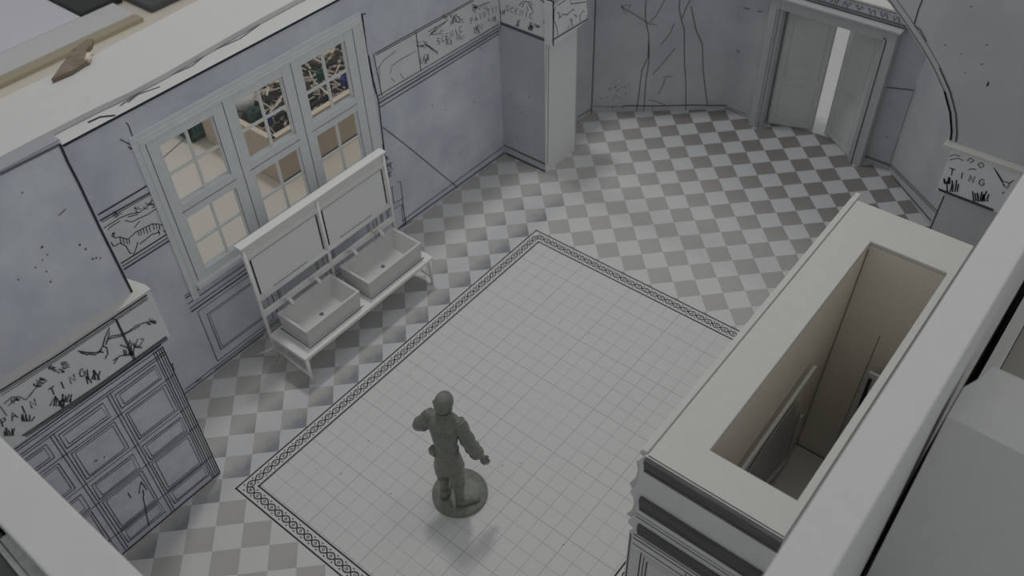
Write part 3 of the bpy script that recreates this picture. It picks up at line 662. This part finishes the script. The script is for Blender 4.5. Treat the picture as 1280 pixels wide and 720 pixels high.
# panelled front (faces the near wall) with profiled cornice
m = MB(); yf = Y0b
m.box((4.455, yf, 0), (X1b, yf+.02, 1.80))
prof = [(4.525, 3.0), (4.47, 2.90), (4.485, 2.78), (4.475, 2.56), (4.42, 2.40), (4.43, 2.35), (4.50, 2.30), (4.495, 2.09), (4.43, 1.93), (4.44, 1.89), (4.49, 1.86), (4.47, 1.80)]
m.add([(x, y, z) for y in (yf, yf+.02) for x, z in prof + [(X1b, 1.80), (X1b, 3.0)]], [tuple(reversed(range(14))), tuple(range(14, 28))] + [(i, (i+1) % 14, (i+1) % 14+14, i+14) for i in range(14)], 0)
m.build('panel_front', [GREYP], bx)
m = MB()
def band(z0, z1, x0, d, mi): m.box((x0, yf-d, z0), (X1b, yf-.001, z1), mi)
band(2.93, 2.99, 4.53, .035, 0); band(2.86, 2.92, 4.53, .022, 0); band(2.80, 2.83, 4.53, .015, 0)
band(2.36, 2.43, 4.53, .035, 0); band(2.28, 2.35, 4.53, .024, 0); band(2.22, 2.25, 4.53, .014, 0)
band(1.91, 2.00, 4.54, .030, 0); band(1.84, 1.90, 4.54, .018, 0)
m.build('cornice', [CORN], bx)
m = MB(); PFB = Plane((0, yf, 0), (0, -1, 0)); n3 = Vector((0, -1, 0))
def yl(x0, z0, x1, z1, wd): m.ink3([Vector((x0, yf-.005, z0)), Vector((x1, yf-.005, z1))], n3, wd, 0)
for z, wd in ((2.08, .012), (2.13, .008), (1.78, .014), (1.72, .014), (1.62, .012)): yl(4.5, z, X1b, z, wd)
yl(4.475, 0, 4.475, 1.76, .012)
def rx(x0, x1, z0, z1, wd):
    m.ink3([Vector((x, yf-.005, z)) for x, z in ((x0, z0), (x1, z0), (x1, z1), (x0, z1), (x0, z0))], n3, wd, 0)
for a in (4.60, 5.15): rx(a, a+.44, .2, 1.55, .014); rx(a+.035, a+.405, .24, 1.51, .010); rx(a+.07, a+.37, .28, 1.47, .014)
for q in (5.05, 5.09, 5.12): yl(q, 0.1, q, 1.70, .010)
m.build('ink_drawing', [INK], bx)
# curly cut profile scraps seen at the corner (the torn cornice returns)
m = MB()
for z0, z1, k in ((2.35, 2.85, 0), (1.9, 2.35, 1)):
    ol = [(X0b-.03, z1), (X0b-.10, z1-.03), (X0b-.075, z1-.15), (X0b-.09, z1-.28), (X0b-.14, z1-.40), (X0b-.115, z0+.05), (X0b-.05, z0+.07), (X0b-.02, z0+.12)]
    m.slab([(x, Y0b+.03, z) for x, z in ol], (0, -1, 0), .05)
m.build('cornice_return', [CREAM], bx)

# leaning strip and acetate offcut inside the box
def ptx(u, v, x): 
    r = ray(u, v); t = (x-CAM.x)/r.x; return CAM + r*t
a_, b_ = ptx(1019, 459, 4.96), ptx(925, 592, 4.96)
m = MB(); m.beam(a_, b_, .05, .03, up=(1, 0, 0)); o = m.build('card_strip', CREAM); tag(o, 'thin white strip leaning inside the open box unit', 'card strip')
m = MB(); q = [ptx(u, v, 4.925) for u, v in ((998, 500), (990, 545), (972, 590), (958, 604), (936, 590), (955, 560), (975, 530))]; m.slab(q, (1, 0, 0), .008)
o = m.build('acetate_offcut', ACETG); tag(o, 'grey scuffed clear offcut lodged beside the thin strip in the box', 'plastic sheet')
m = MB(); a_, b_ = ptx(986, 572, 4.94), ptx(956, 607, 4.94); m.beam(a_, b_, .05, .03, up=(1, 0, 0)); a2 = ptx(1002, 520, 4.94)
m.beam(a_, a2, .05, .02, up=(1, 0, 0)); o = m.build('bent_strip', CREAM); tag(o, 'short bent cream strip below the grey clear offcut', 'card strip')

# ================================================================== beyond the right wall
m = MB(); m.prism([(6.27, 2.80), (10, 2.70), (10, 3.50), (6.37, 3.50), (6.33, 3.30), (6.27, 3.15)], -.06, 3.5); o = m.build('cross_wall', CARD, bevel=.01)
tag(o, 'thick white card cross wall beyond the right wall', 'card wall')
m = MB(); m.prism([(6.30, 3.5), (6.42, 3.5), (6.42, 9), (6.30, 9)], -.06, 2.2); o = m.build('card_ledge', CREAM); tag(o, 'narrow cream card upright running along the outside of the right wall', 'card wall')
m = MB(); m.box((6.43, 3.52, -.05), (11, 12, .25)); o = m.build('brown_board', mat('dull brown board', (.42, .39, .34), .85, nscale=40, col2=(.38, .355, .31))); tag(o, 'flat brown grey board on the table behind the white cross wall', 'board')
m = MB(); m.box((6.36, -4, -.05), (12, 2.70, .9)); o = m.build('grey_board', mat('pale grey board', (.86, .855, .85), .85, nscale=2, col2=(.83, .825, .82))); tag(o, 'flat pale grey board in the bottom right corner beside the right wall', 'board')
# bottom left: dark mat with metal rules
m = MB(); m.box((-3.5, -4.5, -.06), (2.6, -2.15, 3.42)); o = m.build('dark_case', MATD, bevel=.02); tag(o, 'dark case in the bottom left corner outside the near wall', 'case')
MET = mat('brushed steel', (.5, .52, .5), .35, metallic=.6, noise=.3, nscale=12)
# rules drawn lower, lying on the mat
PM = Plane((0, 0, 3.432), (0, 0, 1), 0)
for (u0, v0, u1, v1, wd, lab) in ((-2, 680, 24, 712, .045, 'thin steel rule on the dark corner case, the outer and narrower one'), (10, 676, 44, 716, .085, 'wide steel rule on the dark corner case, next to the near wall')):
    a_, b_ = PM.hit(u0, v0), PM.hit(u1, v1); d = (b_-a_).normalized(); m = MB(); m.beam(a_-d*.05, b_+d*.25, wd, .02, 0)
    o = m.build('steel_rule', MET); tag(o, lab, 'ruler', 'steel rules on the dark case')

# ================================================================== outside the window
# long beam, white sheet, black case, wood chip
m = MB(); m.box((-11.95, -3, -.06), (-11.13, 6.2, .05)); o = m.build('timber_beam', CARD, bevel=.02); tag(o, 'long cream beam lying on the table far behind the window wall', 'beam')
m = MB(); m.box((-11.12, -3, -.06), (-10.85, 6.2, .03)); o = m.build('tan_strip', mat('tan wood', (.47, .41, .30), .8)); tag(o, 'thin tan wooden strip along the foot of the long beam', 'strip')
m = MB(); m.box((-18, -6, -.06), (-11.97, 5.42, .04)); o = m.build('paper_sheet', mat('lilac white paper', (.76, .74, .78), .8)); tag(o, 'lilac white sheet in the top left corner behind the long beam', 'sheet')
m = MB(); m.box((-16.5, 5.45, -.06), (-11.97, 6.45, .10)); o = m.build('dark_case', DARK, bevel=.04); tag(o, 'black case behind the long beam at the top left', 'case')
m = MB(); m.box((-14, 6.5, -.06), (-11.0, 9.5, .10)); o = m.build('grey_case', mat('dark grey fabric', (.13, .135, .14), .8, noise=.4, nscale=3), bevel=.04); tag(o, 'dark grey bag past the end of the long beam', 'bag')
PZ = Plane((0, 0, 4.106), (0, 0, 1), 0)
m = MB(); q = [PZ.hit(u, v) for u, v in ((64, 99), (90, 62), (108, 49), (116, 48), (114, 56), (108, 62), (111, 68), (109, 76), (90, 88))]
m.slab(q, (0, 0, 1), .05); m.tube([q[6], q[7]], .03, 6, 1); o = m.build('wood_chip', [mat('brown bark', (.20, .155, .11), .9, nscale=8, col2=(.30, .25, .19)), KRAFTP]); tag(o, 'brown pointed wood chip lying at the back of the white roof card', 'wood chip')
# low white sheet with a fold outside the window
m = MB(); m.box((-8.0, 1.0, -.06), (-2.9, 4.04, -.03)); m.ink3([Vector((-6.32, 3.42, -.026)), Vector((-6.5, 4.03, -.026))], Vector((0, 0, 1)), .03, 1)
o = m.build('drawing_sheet', [mat('cream paper', (.74, .69, .62), .85), INKS]); tag(o, 'pale paper sheet with a fold line seen through the left window bay', 'paper')
# cardboard box of wooden sticks
cb = thing('cardboard_box', 'open cardboard box of wood offcuts seen through the window', 'box', (-4.9, 5.9, 0))
bx0, bx1, by0, by1, bh = -6.1, -4.1, 4.25, 7.6, .82
m = MB(); t = .09
m.box((bx1-t, by0, -.05), (bx1, by1, bh)); m.box((bx0, by0, -.05), (bx0+t, by1, bh)); m.box((bx0+t, by0, -.05), (bx1-t, by0+t, bh)); m.box((bx0+t, by1-t, -.05), (bx1-t, by1, bh))
m.box((bx0+t, by0+t, -.05), (bx1-t, by1-t, .02), 2); m.box((bx1-t-.01, by0-.005, bh), (bx1+.005, by1, bh+.012), 1); m.box((bx0, by0-.005, bh), (bx1, by0+t, bh+.012), 1)
m.box((bx1-.001, by0, -.05), (bx1+.012, by1, .0), 3)
m.build('carton', [KRAFT, KRAFTP, DARK, INK], cb)
m = MB(); m.slab([(bx0, by0, bh), (bx0, by1, bh), (bx0-.7, by1, bh+1.0), (bx0-.7, by0, bh+1.0)], (1, 0, .7), .05); m.build('flap', [KRAFT], cb)
m = MB(); m.slab([(bx0, by1, bh), (bx1, by1, bh), (bx1, by1+.25, bh+1.1), (bx0, by1+.25, bh+1.1)], (0, -1, .3), .05); m.build('flap', [BROWN], cb)
STK = mat('pale stripped wood', (.85, .77, .64), .8, nscale=5, col2=(.68, .60, .48)); STD = mat('dark twig', (.05, .045, .04), .9)
m = MB(); m.beam((-.17, 0, 0), (.17, 0, 0), .035, .035); base = m.build('wood_stick', STK); me1 = base.data
m = MB(); m.tube([(-.24, 0, 0), (-.05, .03, .01), (.1, -.01, 0), (.26, .02, .01)], .014, 6); tmp = m.build('wood_stick', STK); me2 = tmp.data
m = MB(); m.beam((-.16, 0, 0), (.16, 0, 0), .08, .06); tmp3 = m.build('wood_stick', STD); me3 = tmp3.data
lab = 'pale wood offcut in the heap inside the cardboard box'; labd = 'dark wood offcut in the heap inside the cardboard box'
first = {0: base, 1: tmp, 2: tmp3}
seen = set()
for i in range(290):
    k = random.choice((0, 1, 2, 0, 1, 2))
    o = first[k] if k not in seen else first[k].copy()
    if k in seen: COL.objects.link(o)
    seen.add(k)
    z = .50 + random.random()*.36
    o.location = (random.uniform(bx0+.35, bx1-.33), random.uniform(by0+.35, by1-.33), z)
    o.rotation_euler = (random.uniform(0, 6), random.uniform(-.35, .35), random.uniform(0, 6.28)); s_ = random.uniform(.8, 1.25); o.scale = (s_, .8, .8)
    tag(o, labd if k == 2 else lab, 'wood offcut', 'dark offcuts heaped in the cardboard box' if k == 2 else 'pale offcuts heaped in the cardboard box')
m = MB(); m.box((bx0+t, by0+t, .02), (bx1-t, by1-t, .34)); 
for i in range(60):
    a_ = Vector((random.uniform(bx0+.3, bx1-.3), random.uniform(by0+.3, by1-.3), .36)); d = Vector((random.uniform(-.2, .2), random.uniform(-.2, .2), random.uniform(0, .08))); m.beam(a_-d, a_+d, .06, .05)
o = m.build('offcut_heap', STD); o['kind'] = 'stuff'; tag(o, 'dark mass of small offcuts filling the cardboard box', 'offcuts')
def tub(loc, r, col, label, nm='round_tub'):
    m = MB(); m.lathe(loc, [(r, 0), (r*1.03, .05), (r, .16), (r*.9, .19), (r*.85, .18)], 20); m.lathe((loc[0], loc[1], loc[2]+.18), [(r*.3, 0), (r*.28, .03)], 12)
    o = m.build(nm, mat('tub plastic', col, .35), smooth=False, bevel=.01); tag(o, label, 'tub'); return o
tub(pz(320, 149, .80), .12, (.012, .06, .045), 'dark green round tub on the offcuts in the box, middle window bay')
tub(pz(337, 155, .80), .07, (.02, .03, .16), 'blue round tub on the offcuts in the box, middle window bay')
tub(pz(403, 100, .80), .09, (.012, .07, .05), 'dark green round tub on the offcuts in the box, right window bay')
tub(pz(433, 109, .80), .09, (.02, .03, .17), 'blue round tub on the offcuts in the box, right window bay')
# white bag in the heap
m = MB(); c = pz(302, 124, .9); m.lathe(c, [(.10, -.2), (.20, -.1), (.23, .02), (.17, .10), (.06, .14)], 14); o = m.build('white_bundle', CARD, smooth=True); tag(o, 'white crumpled bundle at the left corner of the cardboard box', 'bundle')
# small green crate
gc = thing('green_crate', 'small dark green slatted crate seen through the left window bay', 'crate', (-6.8, 4.4, 0))
GRN = mat('green plastic', (.05, .16, .12), .4)
m = MB(); gx0, gx1, gy0, gy1 = -7.3, -6.30, 4.08, 4.75
m.box((gx0, gy0, -.05), (gx1, gy1, .02)); m.build('crate_base', DARK, gc)
for (x0, y0, x1, y1) in ((gx1, gy0, gx1, gy1), (gx0, gy0, gx0, gy1), (gx0, gy0, gx1, gy0), (gx0, gy1, gx1, gy1)):
    m = MB()
    for z in (.08, .42): m.beam((x0, y0, z), (x1, y1, z), .05, .07)
    n_ = 9
    for i in range(n_+1):
        f = i/n_; m.beam((x0+(x1-x0)*f, y0+(y1-y0)*f, 0), (x0+(x1-x0)*f, y0+(y1-y0)*f, .42), .05, .03)
    m.build('crate_side', GRN, gc)
m = MB(); m.box((gx0+.05, gy0+.05, .02), (gx1-.05, gy1-.05, .28)); m.build('crate_lining', MATD, gc)

# ================================================================== FIGURINE
FB = Vector((2.145, 1.57, 0)); fr = Vector((.78, .626, 0)).normalized(); fa = Vector((-.626, .78, 0)).normalized()
def L3(r_, a_, z): return FB + fr*r_ + fa*a_ + Vector((0, 0, z))
def FP(u, v, d=0): 
    q = ray(u, v); t = ((FB + fa*d - CAM).dot(fa))/q.dot(fa); return CAM + q*t
fig = thing('figurine', 'grey green resin figurine of a bald man in jacket and boots, one hand held out', 'figurine', tuple(FB))
m = MB(); m.lathe(FB, [(.322, 0), (.325, .015), (.322, .045), (.312, .06), (.2, .066), (.01, .068)], 48); m.build('base_disc', RESIN, fig, smooth=True)
def skin(name, nodes, edges, mats, parent, root=0, sub=2):
    me = bpy.data.meshes.new(name); me.from_pydata([tuple(n[0]) for n in nodes], edges, [])
    o = bpy.data.objects.new(name, me); COL.objects.link(o); me.skin_vertices or o.modifiers.new('skin', 'SKIN')
    if not o.modifiers: o.modifiers.new('skin', 'SKIN')
    if not me.skin_vertices:
        bpy.context.view_layer.objects.active = o
    sv = me.skin_vertices[0].data
    for i, nd in enumerate(nodes):
        r_ = nd[1]; sv[i].radius = (r_, r_) if isinstance(r_, float) else r_
        sv[i].use_root = (i == root); sv[i].use_loose = False
    o.modifiers['skin'].use_smooth_shade = True
    ss = o.modifiers.new('sub', 'SUBSURF'); ss.levels = sub; ss.render_levels = sub
    dg = bpy.context.evaluated_depsgraph_get(); ev = o.evaluated_get(dg); nm = bpy.data.meshes.new_from_object(ev)
    bpy.data.objects.remove(o); nm.name = name
    nm.materials.clear(); nm.materials.append(mats)
    for p in nm.polygons: p.use_smooth = True
    o = bpy.data.objects.new(name, nm); COL.objects.link(o)
    if parent is not None: o.parent = parent; o.matrix_parent_inverse = Matrix.Translation(-parent.location)
    return o
pel = L3(-.06, -.13, .90)
hL, hR = L3(-.135, -.10, .86), L3(.005, -.16, .86)
kL, kR = L3(-.155, -.03, .50), L3(.015, -.12, .48)
aL, aR = L3(-.165, -.03, .15), L3(.015, -.16, .17)
tL0, tL = L3(-.165, -.06, .105), L3(-.13, .10, .095)
tR0, tR = L3(.03, -.17, .11), L3(.22, -.12, .095)
wst = L3(-.065, -.12, 1.10); ch = L3(-.07, -.06, 1.32); nk0 = L3(-.06, -.01, 1.50); nk = L3(-.055, .005, 1.58); hd = L3(-.045, .0, 1.70)
sL, sR = L3(-.205, .05, 1.44), L3(.090, -.065, 1.45)
eL, eR = L3(-.365, .10, 1.20), L3(.190, -.13, 1.17)
wL, wR = L3(-.20, .22, 1.08), L3(.285, -.11, .89)
nodes = [(pel, (.125, .10)), (wst, (.11, .09)), (ch, (.135, .11)), (nk0, (.075, .07)), (nk, .052),
         (sL, .075), (eL, .058), (wL, .038), (sR, .078), (eR, .06), (wR, .036),
         (hL, .095), (kL, .066), (aL, .046), (hR, .095), (kR, .068), (aR, .048),
         (L3(-.14, .02, 1.40), .10), (L3(.02, -.05, 1.40), .10), (L3(-.16, -.05, .30), .058), (L3(.015, -.135, .33), .06)]
edges = [(0, 1), (1, 2), (2, 3), (3, 4), (2, 17), (17, 5), (5, 6), (6, 7), (2, 18), (18, 8), (8, 9), (9, 10), (0, 11), (11, 12), (12, 19), (19, 13), (0, 14), (14, 15), (15, 20), (20, 16)]
skin('body', nodes, edges, RESIN, fig)
# head with face
bm = bmesh.new(); bmesh.ops.create_uvsphere(bm, u_segments=28, v_segments=20, radius=1)
fwd = (fr*.43 + fa*.90).normalized(); rt = Vector((fwd.y, -fwd.x, 0))
up = (Vector((0, 0, 1)) + fwd*.06).normalized()
for v in bm.verts:
    x, y, z = v.co
    sx, sy, sz = .100, .122, .135
    if z < 0: sx *= 1 - .28*(-z)**1.3; sy *= 1 - .16*(-z)
    f = y
    bump_ = 0
    if y > 0:
        nose = math.exp(-((x/.16)**2 + ((z+.12)/.22)**2))*.24; brow = math.exp(-((x/.6)**2 + ((z-.17)/.08)**2))*.05
        eye = (math.exp(-(((x-.36)/.15)**2 + ((z-.02)/.10)**2)) + math.exp(-(((x+.36)/.15)**2 + ((z-.02)/.10)**2)))*-.10
        lip = math.exp(-((x/.25)**2 + ((z+.48)/.05)**2))*.06; chin = math.exp(-((x/.3)**2 + ((z+.82)/.15)**2))*.10
        bump_ = nose + brow + eye + lip + chin
    p = hd + rt*(x*sx) + fwd*((y+bump_)*sy) + up*(z*sz); v.co = p
me = bpy.data.meshes.new('head'); bm.to_mesh(me); bm.free(); me.materials.append(RESIN)
for p in me.polygons: p.use_smooth = True
ho = bpy.data.objects.new('head', me); COL.objects.link(ho); ho.parent = fig; ho.matrix_parent_inverse = Matrix.Translation(-fig.location)
for sg in (-1, 1):
    m = MB(); c = hd + rt*sg*.090 - up*.015 - fwd*.01
    m.tube([c - up*.032, c - up*.012 - fwd*.018 + rt*sg*.010, c + up*.018 - fwd*.016 + rt*sg*.014, c + up*.03 + fwd*.004], [.008, .014, .015, .009], 8); m.build('ear', RESIN, fig, smooth=True)
# collar, belt, jacket skirt, cuffs, breeches folds, boots
def ringtube(c, rx_, ry_, rad, th=0, n=24, tilt=0.0, a0=0, a1=2*PI):
    m = MB(); p = []
    for i in range(n+1):
        t = a0+(a1-a0)*i/n; p.append(c + rt*rx_*math.cos(t) + fwd*ry_*math.sin(t) + Vector((0, 0, tilt*math.sin(t))))
    m.tube(p, rad, 8); return m
ringtube(L3(-.058, 0, 1.545), .070, .066, .020).build('collar', RESIN, fig, smooth=True)
SH = mat('shiny resin', (.5, .5, .47), .15)
ringtube(L3(-.058, 0, 1.575), .055, .052, .012).build('collar_edge', RESIN, fig, smooth=True)
ringtube(L3(-.065, -.12, 1.08), .126, .106, .018).build('belt', RESIN, fig, smooth=True)
m = MB(); c = L3(-.20, -.12, 1.03)
m.box((c.x-.05, c.y-.04, c.z-.06), (c.x+.04, c.y+.04, c.z+.05)); m.build('pouch', RESIN, fig, bevel=.015)
# jacket: flared skirt built as a lathed cloth shell following the hips, with folds and hem
m = MB(); vs = []; fs = []; n = 40; lv = [(1.10, .125, .105, 0), (1.03, .134, .116, .004), (.96, .143, .128, .007), (.88, .154, .138, .010), (.80, .166, .148, .014), (.765, .172, .152, .016)]
for z, rx_, ry_, amp in lv:
    f = (1.10-z)/.35; c = L3(-.065+.01*f, -.12-.01*f, z)
    for i in range(n):
        t = 2*PI*i/n; k = 1 + amp*6*math.sin(t*7+z*4)*.25 ; vs.append(c + rt*rx_*k*math.cos(t) + fwd*ry_*k*math.sin(t))
for j in range(len(lv)-1):
    for i in range(n): fs.append((j*n+i, (j+1)*n+i, (j+1)*n+(i+1) % n, j*n+(i+1) % n))
m.add(vs, fs); o = m.build('jacket_skirt', RESIN, fig, smooth=True); sd = o.modifiers.new('solid', 'SOLIDIFY'); sd.thickness = .014
lt = [(1.535, .060, .055, -.060, .000), (1.515, .120, .084, -.062, -.005), (1.475, .185, .108, -.066, -.010), (1.41, .195, .126, -.066, -.028), (1.32, .172, .128, -.067, -.050), (1.22, .150, .120, -.067, -.085), (1.14, .132, .110, -.066, -.110), (1.06, .130, .110, -.065, -.122)]
m = MB(); vs = []; fs = []; n = 40
for j, (z, rx_, ry_, r0, a0_) in enumerate(lt):
    c = L3(r0, a0_, z)
    for i in range(n):
        t = 2*PI*i/n; k = 1 + .030*math.sin(t*5+z*19) + .022*math.sin(t*9-z*30)
        sh = Vector((0, 0, -.05*abs(math.cos(t))**2 if j in (1, 2) else 0))
        vs.append(c + sh + rt*rx_*k*math.cos(t) + fwd*ry_*k*math.sin(t))
for j in range(len(lt)-1):
    for i in range(n): fs.append((j*n+i, (j+1)*n+i, (j+1)*n+(i+1) % n, j*n+(i+1) % n))
m.add(vs, fs); o = m.build('jacket', RESIN, fig, smooth=True)
# sleeves: loose shells over the arms with folds
def sleeve(pts_, rads, name):
    m = MB(); P_ = []; R_ = []
    for i in range(len(pts_)-1):
        for k in range(6):
            f = k/6; P_.append(Vector(pts_[i]).lerp(Vector(pts_[i+1]), f)); R_.append((rads[i]*(1-f)+rads[i+1]*f) + .009*math.sin((i*6+k)*1.9))
    P_.append(Vector(pts_[-1])); R_.append(rads[-1]); m.tube(P_, R_, 14); return m.build(name, RESIN, fig, smooth=True)
sleeve([sR+(sR-eR)*.12, sR, eR, eR.lerp(wR, .78)], [.045, .082, .080, .078], 'sleeve'); sleeve([sL+(sL-eL)*.12, sL, eL, eL.lerp(wL, .8)], [.045, .080, .076, .064], 'sleeve')
# breeches gathered at the knee, boot tops
for h_, k_, a_ in ((hL, kL, aL), (hR, kR, aR)):
    m = MB(); top_ = h_.lerp(k_, .25); bot = k_.lerp(a_, .12); P_ = [top_.lerp(bot, f/10) for f in range(11)]
    m.tube(P_, [.090, .092, .094, .092, .094, .090, .092, .084, .090, .080, .070], 14); m.build('breeches_leg', RESIN, fig, smooth=True)
    m = MB(); P_ = [k_.lerp(a_, f/8) for f in (1, 2, 3, 4, 5, 6, 7, 8)]; m.tube(P_ + [a_ - Vector((0, 0, .05))], [.072, .073, .070, .064, .058, .054, .053, .054, .055], 14); m.build('boot_shaft', RESIN, fig, smooth=True)
for t0, t1, nm in ((tL0, tL, 'l'), (tR0, tR, 'r')):
    d = (t1-t0).normalized(); m = MB()
    P_ = [t0-d*.06, t0-d*.045, t0+d*.02, t0+(t1-t0)*.45, t0+(t1-t0)*.75, t1, t1+d*.02]
    m.tube([Vector((p.x, p.y, .125 - i*.0075)) for i, p in enumerate(P_)], [.025, .052, .060, .052, .048, .036, .012], 12); 
    m.tube([Vector((p.x, p.y, .070)) for p in P_[1:6]], [.036, .042, .038, .042, .030], 10)
    m.build('boot_foot', RESIN, fig, smooth=True)
# hands: palm, four fingers, thumb
def hand(w, dirv, palmn, name, curl):
    d = dirv.normalized(); nrm = (palmn - d*palmn.dot(d)).normalized(); sd = d.cross(nrm).normalized()
    nodes = [(w, .032), (w+d*.05, (.046, .026)), (w+d*.085, (.050, .024))]; edges = [(0, 1), (1, 2)]
    d_len = 1.25
    for i, (off, ln) in enumerate(((-.036, .075), (-.012, .088), (.012, .083), (.035, .064))):
        b = w+d*.088+sd*off; n0 = len(nodes)
        p1 = b+d*ln*.45+nrm*curl*.010; p2 = p1+(d*.9+nrm*curl).normalized()*ln*.35; p3 = p2+(d*.6+nrm*curl*1.6).normalized()*ln*.3
        nodes += [(b, .013), (p1, .013), (p2, .012), (p3, .010)]; edges += [(2, n0), (n0, n0+1), (n0+1, n0+2), (n0+2, n0+3)]
    b = w+d*.035+sd*-.034; n0 = len(nodes); nodes += [(b, .013), (b+d*.03-sd*.022+nrm*.006, .012), (b+d*.062-sd*.028+nrm*.016, .009)]; edges += [(1, n0), (n0, n0+1), (n0+1, n0+2)]
    return skin(name, nodes, edges, RESIN, fig, 0, 2)
hand(wR, L3(.40, -.06, .64)-wR, fa*-.7 + Vector((0, 0, .7)), 'hand', .25)
hand(wL, (L3(-.06, .22, 1.12)-wL), -fwd, 'hand', .6)
